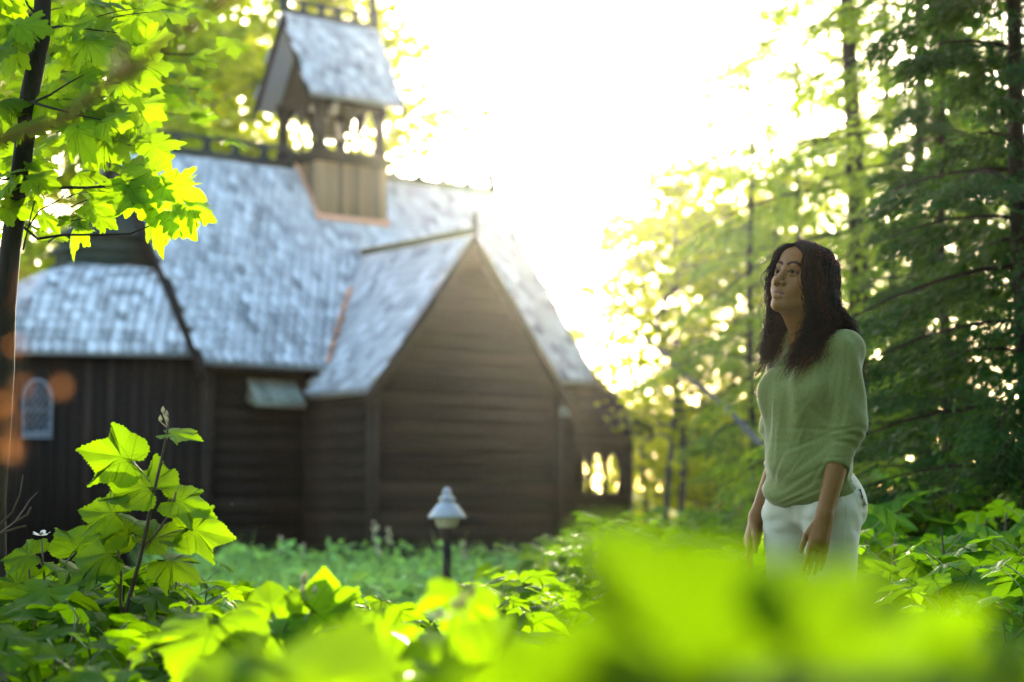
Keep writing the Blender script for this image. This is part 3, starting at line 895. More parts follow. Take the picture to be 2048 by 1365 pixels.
# --- plants standing in the picture as single individuals, each leaf its own part
def hero(name, label, base, stems, leaves, buds=(), mat='thimble', flowers=(), cat="plant", tint=None):
    """stems: list of (points, r0, r1); leaves: (point, normal, tip, size, which, joint on the stem)"""
    base = Vector(base)
    root = empty(name, base, 0, label, cat)
    for pts, r0, r1 in stems:
        m = MB(); n_ = len(pts)
        m.tube([Vector(p) - base for p in pts], [r0 + (r1 - r0) * i / max(1, n_ - 1) for i in range(n_)], 7, R.random())
        m.build("stem", M['cane'] if r0 > .0031 else M['petiole'], root, True)
    for p, n, t, s, wh, j in leaves:
        m = MB()
        p = Vector(p)
        put_leaf(m, THIMBLE, p - base, n, t, s, None if tint is None else tint + R.uniform(-.06, .06), wh)
        if j is not None: m.tube(curve_pts(Vector(j) - base, p - base, .05, 5), .0021, 5, .5, 1)
        m.build("leaf", [M[mat], M['petiole']], root, True)
    for p, r in buds:
        m = MB(); p = Vector(p) - base
        for k in range(5):
            c = p + Vector((R.gauss(0, r), R.gauss(0, r * .6), R.uniform(0, r * 3.2)))
            m.lathe([(0, 0), (.0045, .003), (.0058, .008), (.004, .013), (.0008, .019)], 8, c, R.random())
            m.tube([p - Vector((0, 0, .015)), c], .0012, 4)
        m.build("bud_cluster", M['bud'], root, True)
    for p, r in flowers:
        m = MB(); p = Vector(p) - base
        for k in range(5):
            a = k * 2 * math.pi / 5 + .3
            o = Vector((math.cos(a), math.sin(a) * .8, .25 + .2 * math.sin(a))).normalized(); s_ = Vector((-math.sin(a), math.cos(a), 0))
            pts = [p, p + o * r * .4 + s_ * r * .32, p + o * r * .95 + s_ * r * .30 + Vector((0, 0, .1 * r)), p + o * r * 1.08 + Vector((0, 0, .16 * r)), p + o * r * .95 - s_ * r * .30 + Vector((0, 0, .1 * r)), p + o * r * .4 - s_ * r * .32]
            m.add(pts, [tuple(range(6))], R.random())
        m.build("flower", M['petal'], root, True)
        m = MB(); m.lathe([(0, 0), (r * .28, .003), (r * .2, .009), (0, .011)], 8, p, .9); m.build("flower_centre", M['drygold'], root, True)
    return root


R.seed(21)
HY = 5.6
A_ = lambda u, v, y=HY: at(u, v, y)
Lf = lambda u, v, wpx, n, t, wh, j, y=HY: (at(u, v, y), n, t, wpx * .92 / 3999 * y / 1.12, wh, j)
# the joint of each leaf: where blade and petiole meet
j_top = A_(318, 985)
hero("thimbleberry_plant", "tall flowering thimbleberry stem with bright leaves against the dark chapel wall",
     (A_(222, 1420).x, HY, gz(-1.1, HY)),
     [([Vector((A_(214, 1420).x, HY, 0.0)), A_(228, 1340), A_(240, 1270), A_(258, 1200), A_(277, 1130), A_(294, 1055), A_(308, 985), A_(322, 925), A_(334, 868), A_(337, 842)], .0085, .003),
      ([A_(246, 1248), A_(240, 1200), A_(243, 1150), A_(236, 1100)], .005, .0032),
      ([A_(284, 1100), A_(318, 1060), A_(345, 1020), A_(352, 985)], .004, .003),
      ([A_(232, 1310), A_(214, 1270), A_(206, 1240)], .0045, .0032)],
     [Lf(262, 922, 150, (.35, -.75, .55), (-.9, -.1, .25), 0, A_(300, 965)),
      Lf(338, 868, 100, (.05, -.30, 1), (.95, -.2, -.15), 2, A_(333, 880)),
      Lf(306, 985, 165, (-.05, -.62, .75), (-.25, -.1, .35), 4, A_(305, 1005)),
      Lf(345, 1000, 130, (.25, -.6, .7), (.95, -.1, .05), 0, A_(330, 1030)),
      Lf(236, 1028, 130, (-.15, -.75, .6), (-.85, 0, .35), 2, A_(290, 1060)),
      Lf(372, 1060, 140, (.2, -.75, .55), (.85, 0, .1), 0, A_(318, 1075)),
      Lf(262, 1068, 120, (.1, -.7, .7), (-.3, 0, .8), 1, A_(285, 1090)),
      Lf(300, 1085, 125, (-.1, -.6, .8), (.35, -.1, .7), 2, A_(282, 1110)),
      Lf(232, 1110, 150, (-.2, -.7, .65), (-.8, 0, .3), 0, A_(243, 1150)),
      Lf(330, 1120, 120, (.2, -.5, .8), (.8, -.2, -.3), 1, A_(276, 1135)),
      Lf(208, 1140, 120, (-.2, -.5, .8), (-.8, -.2, -.2), 2, A_(240, 1180)),
      Lf(205, 1215, 130, (-.2, -.6, .8), (-.7, -.2, .2), 1, A_(208, 1245)),
      Lf(300, 1190, 120, (.2, -.4, .9), (.7, -.3, -.2), 0, A_(258, 1205))],
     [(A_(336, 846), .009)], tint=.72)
R.seed(23)
fl_base = at(88, 1400, 5.9)
hero("thimbleberry_plant", "thimbleberry stem with one white flower at the left edge", (fl_base.x, 5.9, 0),
     [([Vector((fl_base.x, 5.9, 0)), at(98, 1300, 5.9), at(92, 1200, 5.9), at(86, 1120, 5.9), at(83, 1080, 5.9)], .006, .0025)],
     [Lf(150, 1105, 130, (.1, -.75, .6), (.25, 0, .8), 0, at(95, 1180, 5.9), 5.9), Lf(70, 1110, 110, (-.2, -.6, .75), (-.7, -.1, .3), 2, at(88, 1140, 5.9), 5.9),
      Lf(120, 1160, 130, (.2, -.6, .7), (.8, -.1, .1), 1, at(92, 1190, 5.9), 5.9), Lf(50, 1170, 130, (-.2, -.6, .7), (-.8, -.1, .1), 4, at(94, 1200, 5.9), 5.9)],
     flowers=[(at(83, 1072, 5.9), .026)])
R.seed(29)


def big_leaves(name, label, leaves, buds=(), flowers=(), mat='thimble', tint=None):
    """foreground plant: its leaves near the lens and a cane from them down to the ground"""
    c = sum((l[0] for l in leaves), Vector()) / len(leaves)
    base = Vector((c.x, c.y + .02, gz(c.x, c.y)))
    stems = [([base, base.lerp(c, .5) + Vector((.012, .01, 0)), c - Vector((0, 0, .05))], .005, .0032)]
    return hero(name, label, base, stems, [(p, n, t, s, wh, c - Vector((0, 0, .05))) for p, n, t, s, wh in leaves], buds, mat, flowers, tint=tint)


BL = lambda u, v, y, wpx, n, t, wh: (at(u, v, y), n, t, wpx / 3999 * y / 1.12, wh)
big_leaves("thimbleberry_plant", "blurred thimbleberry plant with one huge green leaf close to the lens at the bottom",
           [BL(1450, 1340, .95, 660, (-.1, -.78, .62), (-.9, .1, -.04), 0), BL(1180, 1400, 1.1, 400, (-.2, -.75, .6), (-.8, 0, -.2), 2), BL(1330, 1480, .85, 620, (0, -.7, .7), (-.5, 0, -.6), 4), BL(1200, 1420, 1.0, 420, (.1, -.75, .6), (.9, 0, -.2), 2)], tint=.02)  # low tint paints these near leaves duller, as if in shade
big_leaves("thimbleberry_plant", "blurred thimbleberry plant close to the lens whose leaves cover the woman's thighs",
           [BL(1590, 1300, .92, 540, (.1, -.72, .65), (.9, 0, -.08), 0), BL(1850, 1320, 1.0, 300, (.2, -.72, .6), (.85, 0, -.2), 4), BL(1735, 1345, 1.25, 430, (.0, -.75, .6), (-.9, 0, -.05), 0)], tint=.05)  # shaded look put into the leaf colour by a low tint
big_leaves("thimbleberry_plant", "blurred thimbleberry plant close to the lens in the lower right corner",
           [BL(1900, 1440, .85, 600, (.0, -.55, .85), (.8, 0, .1), 3), BL(1660, 1450, .8, 600, (-.1, -.55, .8), (-.6, 0, .1), 1), BL(2080, 1420, .9, 460, (.2, -.6, .8), (.7, 0, .2), 0)], tint=.0)  # lowest tint, leaves coloured as though shaded
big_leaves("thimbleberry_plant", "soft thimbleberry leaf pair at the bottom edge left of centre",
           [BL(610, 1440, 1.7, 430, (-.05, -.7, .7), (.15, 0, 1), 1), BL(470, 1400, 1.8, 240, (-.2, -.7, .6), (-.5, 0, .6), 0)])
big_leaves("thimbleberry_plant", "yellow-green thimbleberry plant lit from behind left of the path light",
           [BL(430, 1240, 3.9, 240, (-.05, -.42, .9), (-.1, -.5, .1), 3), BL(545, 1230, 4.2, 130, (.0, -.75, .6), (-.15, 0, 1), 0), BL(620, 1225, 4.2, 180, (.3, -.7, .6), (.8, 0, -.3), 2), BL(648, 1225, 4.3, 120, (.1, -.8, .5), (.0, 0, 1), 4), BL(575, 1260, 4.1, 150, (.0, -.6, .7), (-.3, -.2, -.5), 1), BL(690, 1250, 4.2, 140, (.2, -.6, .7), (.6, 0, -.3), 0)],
           [(at(610, 1190, 4.2), .01)], tint=.95)  # high tint paints sunlit yellow into these leaves
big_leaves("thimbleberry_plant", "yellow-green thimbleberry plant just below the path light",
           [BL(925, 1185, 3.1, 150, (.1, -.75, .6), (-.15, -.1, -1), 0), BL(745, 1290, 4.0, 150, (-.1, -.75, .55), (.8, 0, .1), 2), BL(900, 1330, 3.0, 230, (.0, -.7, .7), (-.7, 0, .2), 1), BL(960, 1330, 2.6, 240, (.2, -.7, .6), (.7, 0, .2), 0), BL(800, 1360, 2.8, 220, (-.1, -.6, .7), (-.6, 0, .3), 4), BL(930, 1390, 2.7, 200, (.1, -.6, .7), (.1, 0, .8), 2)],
           [(at(930, 1222, 3.0), .008)], [(at(880, 1238, 3.0), .02)], tint=.95)  # sunlit look put into the leaf colour by a high tint
big_leaves("thimbleberry_plant", "thimbleberry with two sharp sunlit leaves at the bottom edge below the path light",
           [BL(1045, 1350, 4.4, 110, (.2, -.7, .7), (.9, 0, .3), 0), BL(985, 1372, 4.4, 120, (-.1, -.7, .7), (-.6, 0, .4), 2), BL(1075, 1385, 4.4, 120, (.1, -.7, .7), (.2, 0, .9), 1)])

# ------------------------------------------------------------------ grass and low cover (uncountable)
R.seed(31)
g = MB()
for _ in range(12000):
    y = R.uniform(13.5, 24.5); u = R.uniform(300, 1120)
    x = (u - 1024) / 3999 * y
    if y > 21.2 + (x - .5) * -.45: continue
    if math.sin(x * 2.3 + y) + math.sin(y * 1.7 - x * 1.1) + R.gauss(0, .6) < -.5: continue
    h = R.uniform(.16, .50) * (1 + .35 * math.sin(x * 1.9 + .7 * y)) * (1.3 if R.random() < .05 else 1)
    b0 = Vector((x, y, gz(x, y) - .02)); a = R.uniform(0, 6.28); wd = R.uniform(.006, .014)
    s_ = Vector((math.cos(a) * wd, math.sin(a) * wd, 0)); bend = Vector((R.gauss(0, .35), R.gauss(0, .35), 0)) * h
    m1 = b0 + Vector((0, 0, h * .6)) + bend * .35; t1 = b0 + Vector((0, 0, h)) + bend
    g.add([b0 - s_, b0 + s_, m1 + s_ * .8, m1 - s_ * .8, t1], [(0, 1, 2, 3), (3, 2, 4)], R.random())
tag(g.build("grass", M['grass'], None, True), kind='stuff')
for i_, (u_, y_, h_) in enumerate([(742, 20.6, .78), (768, 20.8, .72), (752, 20.2, .6), (560, 21.5, .62), (585, 21.2, .55), (925, 19.8, .6)]):
    x = (u_ - 1024) / 3999 * y_
    rt = empty("seed_stalk", (x, y_, gz(x, y_)), 0, "thin pale seed stalk standing in the grass against the chapel wall", "plant", "seed stalks by the chapel wall")
    m = MB(); tp_ = Vector((R.gauss(0, .05), R.gauss(0, .03), h_)); m.tube(curve_pts((0, 0, -.03), tp_, .02, 5, .008), [.006, .005, .005, .004, .004, .003], 5); m.build("stem", M['petiole'], rt)
    m = MB()
    for q in range(14): m.lathe([(0, 0), (.011, .008), (.009, .022), (0, .03)], 6, tp_ + Vector((R.gauss(0, .018), R.gauss(0, .018), R.uniform(-.16, .02))), R.random())
    m.build("seed_head", M['bud'], rt)
g = MB()
for _ in range(15000):
    y = 6.5 + 22 * R.random() ** .8; u = R.uniform(-50, 2150)
    x = (u - 1024) / 3999 * y
    if u < 1120 and y > 20.8 + (x - .5) * -.45: continue
    if u < 600 and y < 8: continue
    c = Vector((x, y, gz(x, y) + R.random() ** .7 * (.30 + (.12 if u > 1000 else 0))))
    d = Vector((R.gauss(0, 1), R.gauss(0, 1), R.uniform(-.6, .3))).normalized() * R.uniform(.025, .06); n_ = (Vector((0, -.5, 1)) + jv(.5)); s_ = d.cross(n_).normalized() * d.length * .55
    g.add([c - d, c - d * .1 + s_, c + d, c - d * .1 - s_], [(0, 1, 2, 3)], R.random())
for _ in range(560):
    y = R.uniform(10, 21.5); u = R.uniform(330, 1130); x = (u - 1024) / 3999 * y
    if y > 20.9 + (x - .5) * -.45: continue
    hh = R.uniform(.16, .42) * R.choice((.6, 1, 1, 1.2)) * (1.25 if y > 17 else 1); a0 = Vector((x, y, gz(x, y)))
    for q in range(26):
        c = a0 + Vector((R.gauss(0, .13), R.gauss(0, .13), hh * R.random() ** .6))
        d = Vector((R.gauss(0, 1), R.gauss(0, 1), R.uniform(-.7, .3))).normalized() * R.uniform(.03, .085); n_ = (Vector((0, -.7, .8)) + jv(.6)); s_ = d.cross(n_).normalized() * d.length * .5
        g.add([c - d, c - d * .1 + s_, c + d, c - d * .1 - s_], [(0, 1, 2, 3)], R.random())
tag(g.build("ground_cover", M['cover'], None), kind='stuff')

# ------------------------------------------------------------------ trees
def diamonds(mb, C, size, nvec, spread=.6, asp=.6, droop=None):
    """leaf-sized faces at the points C (n, 3)"""
    n = len(C)
    d = RNG.normal(size=(n, 3)); d[:, 2] *= .5
    if droop is not None: d = d * .35 + droop
    d /= np.linalg.norm(d, axis=1)[:, None]
    nn = np.array(nvec) + RNG.normal(size=(n, 3)) * spread
    s = np.cross(d, nn); s /= np.linalg.norm(s, axis=1)[:, None] + 1e-9
    L = (size * RNG.uniform(.6, 1.3, n))[:, None]
    V = np.stack([C - d * L, C - d * L * .05 + s * L * asp, C + d * L, C - d * L * .05 - s * L * asp], 1).reshape(-1, 3)
    k0 = mb.n
    mb.v.append(V)
    mb.l.extend((np.arange(4 * n) + k0).tolist()); mb.t.extend([4] * n); mb.mi.extend([0] * n)
    t = np.clip(RNG.normal(.5, .25, n), 0, 1)
    mb.tint.append(np.repeat(t, 4)); mb.uv.append(np.zeros((4 * n, 3))); mb.n += 4 * n


def broad_tree(H, cr_, z0, seed, nl=7000, ls=.10, trunk_r=.12, mat='broad', name="broadleaf_tree", bark='barkgrey', open_=.8, clump=.42):
    R.seed(seed)
    root = empty(name)
    t = MB(); lv = MB()
    tp = [Vector((R.gauss(0, .03) * i, R.gauss(0, .03) * i, H * .92 * i / 8 - (.15 if i == 0 else 0))) for i in range(9)]
    t.tube(tp, [trunk_r * (1.25 if i == 0 else 1) * (1 - .10 * i) for i in range(9)], 9, R.random())
    cl = []
    nlimb = int(16 + H)
    for k in range(nlimb):
        f = z0 / H + (1 - z0 / H) * (k + R.random()) / nlimb
        i = min(7, int(f / .92 * 8)) if f < .92 else 7
        p = tp[i].lerp(tp[i + 1], min(1, f / .92 * 8 - i))
        g_ = (f - z0 / H) / (1 - z0 / H)
        rad = cr_ * (math.sin(math.pi * min(1, .18 + .8 * g_)) ** .7) * R.uniform(.6, 1.1)
        a = k * 2.4 + R.uniform(-.5, .5)
        e = p + Vector((math.cos(a) * rad, math.sin(a) * rad, rad * R.uniform(.15, .7)))
        lp_ = curve_pts(p, e, .08, 5, .05)
        t.tube(lp_, [trunk_r * .38 * (1 - .17 * q) * (1 - .5 * g_) + .004 for q in range(6)], 5, R.random())
        for q in range(2, 6):
            for _ in range(2):
                e2 = lp_[q] + Vector((R.gauss(0, .35), R.gauss(0, .35), R.gauss(.05, .25))) * max(.5, rad * .5)
                t.tube([lp_[q], e2], [.012, .004], 4, R.random())
                if R.random() < open_: cl.append((e2, clump * R.uniform(.6, 1.3)))
    per = max(4, nl // max(1, len(cl)))
    for c, s_ in cl:
        k = max(3, int(per * R.uniform(.5, 1.5)))
        C = np.array(c) + RNG.normal(size=(k, 3)) * np.array([s_, s_, s_ * .45])
        diamonds(lv, C, np.full(k, ls), (0, 0, 1), .7, .62)
    t.build("trunk", M[bark], root); lv.build("crown", M[mat], root)
    return root


def conifer(H, r0, seed, z0=.6, step=.22, nl=1.0, ls=.06, trunk_r=.1, mat='cedar', name="conifer_tree", gaps=.12, droop=.35):
    R.seed(seed)
    root = empty(name)
    t = MB(); lv = MB()
    n = 9
    tp = [Vector((R.gauss(0, .012) * i, R.gauss(0, .012) * i, H * i / (n - 1) - (.15 if i == 0 else 0))) for i in range(n)]
    t.tube(tp, [trunk_r * (1 - .9 * i / (n - 1)) for i in range(n)], 9, R.random())
    z = z0; k = 0
    while z < H * .985:
        f = z / H
        for b_ in range(R.randint(2, 4)):
            k += 1
            if R.random() < gaps: continue
            L = r0 * (1 - f) ** .75 * R.uniform(.55, 1.15) + .15
            a = k * 2.4 + R.uniform(-.6, .6)
            i = min(n - 2, int(f * (n - 1))); p = tp[i].lerp(tp[i + 1], f * (n - 1) - i)
            d = Vector((math.cos(a), math.sin(a), 0)); sd = Vector((-d.y, d.x, 0))
            rise = R.uniform(-.1, .25)
            bp = [p + d * L * q / 5 + Vector((0, 0, rise * L * q / 5 - droop * L * (q / 5) ** 2)) for q in range(6)]
            t.tube(bp, [.018 * (1 - .15 * q) * (L / 1.5 + .3) for q in range(6)], 4, R.random())
            m = int(70 * L * nl)
            u_ = RNG.random(m) ** .5
            C = np.array([bp[min(4, int(x * 5))].lerp(bp[min(4, int(x * 5)) + 1], x * 5 - min(4, int(x * 5))) for x in u_]).reshape(-1, 3)
            off = RNG.normal(size=m) * .24 * L * (.25 + .5 * (1 - np.abs(u_ - .55)))
            C = C + off[:, None] * np.array(sd) + np.stack([np.zeros(m), np.zeros(m), -np.abs(off) * .35 - RNG.random(m) * .10], 1)
            dr_ = np.array(d)[None] * .8 + np.sign(off)[:, None] * np.array(sd)[None] * .6 + np.array([0, 0, -.55])[None]
            diamonds(lv, C, np.full(m, ls), (0, 0, 1), .45, .30, dr_)
        z += step * R.uniform(.7, 1.3)
    t.build("trunk", M['bark'], root); lv.build("crown", M[mat], root)
    return root


# in-focus maple sapling at the left edge -----------------------------------------
R.seed(77)
MY = 6.05
mroot = empty("maple_sapling", (at(-12, 900, MY).x, MY, 0), 0, "young maple with mossy dark trunk and sharp bright leaves at the left edge", "tree")
mo_ = Vector(mroot.location)
tr_ = MB()
tpx = [(-14, 1150), (-8, 1000), (-2, 860), (2, 740), (8, 620), (20, 500), (34, 400), (48, 290), (58, 190), (78, 80), (86, 0), (92, -120), (96, -260), (98, -420)]
tpts = [Vector((mo_.x - .02, MY, -.1))] + [at(u_, v_, MY) for u_, v_ in tpx]
tr_.tube([p - mo_ + jv(.003) for p in tpts], [.037, .035, .034, .034, .033, .032, .031, .031, .030, .029, .028, .026, .024, .020, .015], 14, .5)
tr_.build("trunk", M['bark'], mroot, True)
br, lv = MB(), MB()


def twig(px, y0, y1, r0=.0055):
    n_ = len(px)
    pts = [at(u_, v_, y0 + (y1 - y0) * i / (n_ - 1)) for i, (u_, v_) in enumerate(px)]
    br.tube([p - mo_ for p in pts], [r0 + (.0014 - r0) * i / (n_ - 1) for i in range(n_)], 6, R.random())
    return pts


def mleaf(u_, v_, y, wpx, n, t, tint=None, wh=None):
    put_leaf(lv, MAPLE, at(u_, v_, y) - mo_, n, t, wpx / 3999 * y / 1.25, tint, wh)


twig([(30, 365), (90, 375), (170, 376), (230, 372), (270, 358), (312, 340)], 6.0, 5.9, .006)
twig([(48, 455), (75, 478), (130, 470), (200, 470), (260, 468), (300, 452), (338, 425)], 6.0, 5.85, .005)
twig([(62, 205), (110, 218), (160, 232), (215, 242)], 6.0, 5.9, .005)
twig([(80, 60), (125, 52), (170, 58), (235, 66)], 6.0, 5.9, .005)
twig([(60, 205), (20, 205), (-30, 215), (-90, 240)], 6.05, 6.1, .006)
twig([(72, 120), (40, 70), (0, 58), (-60, 55)], 6.05, 6.0, .006)
twig([(78, 36), (55, 10), (38, -30)], 6.05, 6.0, .005)
twig([(96, -10), (130, -30), (200, -40)], 6.05, 5.9, .006)
twig([(66, 205), (100, 190), (140, 165), (168, 150)], 6.0, 5.85, .005)
twig([(40, 350), (10, 360), (-40, 352)], 6.05, 6.1, .005)
twig([(46, 500), (60, 440), (72, 390), (78, 370)], 5.95, 5.9, .003)
twig([(52, 462), (80, 420), (120, 400), (135, 384)], 5.95, 5.9, .003)
# the sunlit sprays reaching out over the roof
for a in [(312, 345, 5.9, 88, (.1, -.75, .5), (-.6, 0, .15), .9, 0), (330, 372, 5.88, 110, (.15, -.85, .4), (.85, 0, -.25), .95, 1), (290, 372, 5.9, 115, (.0, -.85, .4), (.25, 0, -.9), .9, 3),
          (372, 408, 5.86, 85, (.2, -.6, .6), (.9, 0, -.3), .9, 2), (345, 424, 5.86, 90, (.2, -.75, .5), (.55, 0, -.6), .85, 0), (318, 428, 5.86, 90, (-.3, -.8, .3), (-.1, 0, -1), .5, 5),
          (255, 372, 5.9, 105, (.05, -.8, .5), (-.1, 0, -.9), .6, 4), (240, 352, 5.92, 120, (.1, -.7, .6), (.8, 0, .2), .5, 0), (300, 408, 5.9, 80, (.2, -.45, .8), (-.8, 0, -.1), .5, 3)]:
    mleaf(*a[:6], tint=a[6], wh=a[7])
# foliage by zones (photo pixels, all within reach of the branches)
for (u0, u1, v0, v1, y0, y1, n_, s0, s1) in [(70, 330, -40, 120, 5.8, 6.5, 28, 65, 110), (70, 280, 120, 260, 5.8, 6.6, 27, 65, 110), (120, 300, 200, 300, 5.9, 6.5, 11, 65, 105), (-40, 80, -30, 280, 5.8, 6.6, 26, 65, 105),
                                           (70, 240, 320, 420, 5.9, 6.6, 10, 60, 95), (80, 210, 410, 480, 5.9, 6.5, 6, 55, 85), (-30, 60, 280, 470, 5.9, 6.6, 14, 70, 110)]:
    for _ in range(n_):
        u_, v_ = R.uniform(u0, u1), R.uniform(v0, v1)
        a = R.uniform(-2.6, .6)
        nrm = Vector((R.gauss(0, .35), -.55 + R.gauss(0, .25), .65 + R.gauss(0, .2)))
        y = R.uniform(y0, y1)
        mleaf(u_, v_, y, R.uniform(s0, s1), nrm, (math.cos(a), R.uniform(-.4, .2), math.sin(a) * .8))
        if R.random() < .5:
            p = at(u_, v_, y) - mo_
            q = at(60 + .3 * (u_ - 60), v_ + R.uniform(-10, 40), 6.05) - mo_
            br.tube(curve_pts(q.lerp(p, .45), p, .03, 4), [.0022, .002, .0018, .0016, .0014], 4, R.random())
br.build("branch", M['bark'], mroot, True); lv.build("foliage", M['maple'], mroot, True)

# second maple behind it, softer
R.seed(83)
m2 = empty("maple_tree", (at(150, 900, 9.8).x, 9.8, 0), 0, "soft-focus maple whose lower boughs hang over the left end of the roof", "tree")
o2 = Vector(m2.location); t2, l2 = MB(), MB()
t2.tube([Vector((-.9, .3, -.1)), Vector((-.85, .3, 1.0)), Vector((-.8, .2, 2.2)), Vector((-.75, .2, 4.2))], [.06, .055, .05, .04], 8)
for (u0, v0, u1, v1) in [(-40, 330, 350, 230), (-30, 250, 400, 180), (-30, 150, 420, 110), (-30, 60, 380, 20), (-20, -40, 350, -60)]:
    a_, b_ = Vector((-.8, .2, at(0, v0, 9.8).z)), at(u1, v1, 9.6) - o2
    ps = curve_pts(a_, b_, .06, 8, .02)
    t2.tube(ps, [.018 - .0018 * i for i in range(9)], 5)
    for i in range(2, 9):
        for _ in range(5):
            c = ps[i] + Vector((R.gauss(0, .14), R.gauss(0, .25), R.gauss(-.03, .09)))
            a = R.uniform(-2.6, .6)
            put_leaf(l2, MAPLE, c, (R.gauss(0, .3), -.5 + R.gauss(0, .3), .75), (math.cos(a), R.uniform(-.4, .2), math.sin(a) * .7), R.uniform(.09, .145))
t2.build("trunk", M['bark'], m2); l2.build("foliage", M['maple'], m2, True)

# background trees: a few kinds, copied
used_tree = set()


def tree(p, u, Y, s, rz, label, group=None, sz=None):
    x = (u - 1024) / 3999 * Y
    loc = (x, Y, gz(x, Y)); sc_ = (s, s, s if sz is None else sz)
    if p.name not in used_tree:
        used_tree.add(p.name); p.location = loc; p.rotation_euler = (0, 0, rz); p.scale = sc_
        tag(p, label, "tree", group); return p
    return dup(p, loc, rz, sc_, label, group)


BT = [broad_tree(13, 3.6, 4.0, 201, 17000, .115, .16, clump=.55), broad_tree(12, 3.2, 3.2, 202, 15000, .11, .14, clump=.5)]
ST = [broad_tree(6.0, 1.8, .8, 203, 2900, .075, .05, open_=.7, clump=.34), broad_tree(5.4, 1.6, .6, 204, 2700, .075, .045, open_=.7, clump=.32), broad_tree(6.5, 1.3, 1.8, 205, 1900, .075, .06, open_=.55, clump=.3)]
SH = [broad_tree(2.6, 1.4, .25, 206, 2200, .06, .03, name="leafy_shrub", clump=.3), broad_tree(2.2, 1.5, .2, 207, 2200, .06, .03, name="leafy_shrub", clump=.3)]
CT = [conifer(9.5, 1.75, 301, 1.0, .30, nl=2.7, ls=.044, trunk_r=.07, gaps=.36), conifer(8.2, 1.6, 302, .4, .19, nl=4.6, ls=.042, trunk_r=.07, gaps=.2), conifer(10.5, 1.5, 303, 1.4, .34, nl=4.2, ls=.045, trunk_r=.055, gaps=.3), conifer(11, 1.7, 305, 2.2, .36, nl=3.6, ls=.042, trunk_r=.11, gaps=.35)]
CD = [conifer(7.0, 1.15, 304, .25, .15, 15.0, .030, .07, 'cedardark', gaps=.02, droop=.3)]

tree(BT[0], 300, 40, 1.0, .4, "tall yellow-green maple filling the sky left of the bell tower")
tree(BT[1], 640, 43, 1.12, 2.0, "tall maple behind the bell tower with boughs showing right of its roof")
tree(BT[0], 20, 36, .95, 3.3, "tall leafy tree at the top left behind the maple sapling")
tree(BT[1], 430, 47, 1.05, 5.1, "distant maple seen over the left half of the roof ridge")
for i, (u, Y, s, lab) in enumerate([(70, 33, .95, "low dark-leaved tree behind the left end of the apse roof"), (-30, 30, .9, "low tree at the left edge behind the sapling trunk"), (170, 36, .9, "low tree just left of the nave gable")]):
    tree(ST[i], u, Y, s, i * 1.7, lab)
g_ = "young broadleaf trees in the sunlit gap right of the porch"
for i, (u, Y, s) in enumerate([(1335, 29, .92), (1362, 29.5, .98), (1290, 36, 1.02), (1425, 33, 1.0), (1490, 31, 1.0), (1225, 42, 1.12), (1390, 43, 1.15), (1545, 36, 1.25), (1160, 45, .85), (1610, 33, 1.1)]):
    lab = {0: "thin dark-trunked young tree, left one of the twin trunks right of the porch", 1: "thin dark-trunked young tree, right one of the twin trunks right of the porch"}.get(i, "sunlit young broadleaf tree in the gap between the porch and the conifers")
    tree(ST[2] if i < 2 else ST[i % 3], u, Y, s, i * 1.3, lab, g_)
g_ = "shrubs under the young trees"
for i, (u, Y, s) in enumerate([(1195, 37, 1.35), (1290, 38, 1.1), (1380, 36, .95), (1440, 33, .9), (1500, 38, 1.1), (1560, 31, 1.0), (1630, 34, 1.1), (1240, 47, 1.2), (1340, 48, 1.2), (1470, 48, 1.2), (1560, 25, .6), (1680, 27, 1.0), (1780, 30, 1.1)]):
    tree(SH[i % 2], u, Y, s, i * 2.1, "rounded shrub in the sunlit undergrowth right of the porch", g_)
for i, (u, Y, s) in enumerate([(60, 28.5, .8), (-40, 27.5, .9), (140, 40, 1.2), (0, 42, 1.3), (220, 42, 1.3)]):
    tree(SH[i % 2], u, Y, s, i * 1.9, "shrub behind the left end of the chapel", "shrubs behind the apse")
for i, (p, u, Y, s, lab) in enumerate([
        (3, 1722, 17, 1.0, "tall conifer with a bare dark trunk rising behind the woman's head"),
        (2, 1330, 40, .78, "hazy conifer nearest the bright sky gap right of the chapel roof"),
        (2, 1405, 37, .85, "hazy conifer between the sky gap and the woman"),
        (2, 1470, 31, .86, "loose hazy conifer just left of the woman's head"),
        (2, 1505, 23, .98, "thin airy conifer at the top edge above and left of the woman"),
        (2, 1610, 27, 1.15, "thin airy conifer at the top edge just above the woman's head"),
        (0, 1560, 29, .90, "conifer directly behind the woman's head, blurred"),
        (1, 1850, 14.5, .95, "green drooping conifer behind the woman's back"),
        (0, 1800, 23, 1.15, "tall conifer behind the trunk right of the woman"),
        (1, 1930, 19, 1.1, "tall conifer at the upper right behind the dark cedar"),
        (0, 2125, 16, 1.0, "tall conifer at the upper right edge"),
        (2, 1640, 34, 1.15, "slender conifer far behind the woman's shoulder"),
        (0, 1900, 33, 1.4, "distant conifer at the right between nearer trunks"),
        (1, 1740, 40, 1.5, "farthest conifer behind the woman's hair")]):
    tree(CT[p], u, Y, s, i * 1.1, lab)
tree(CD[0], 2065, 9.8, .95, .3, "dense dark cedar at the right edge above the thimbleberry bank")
tree(CD[0], 1905, 12.2, .62, 2.2, "small dark cedar between the woman and the cedar at the edge")

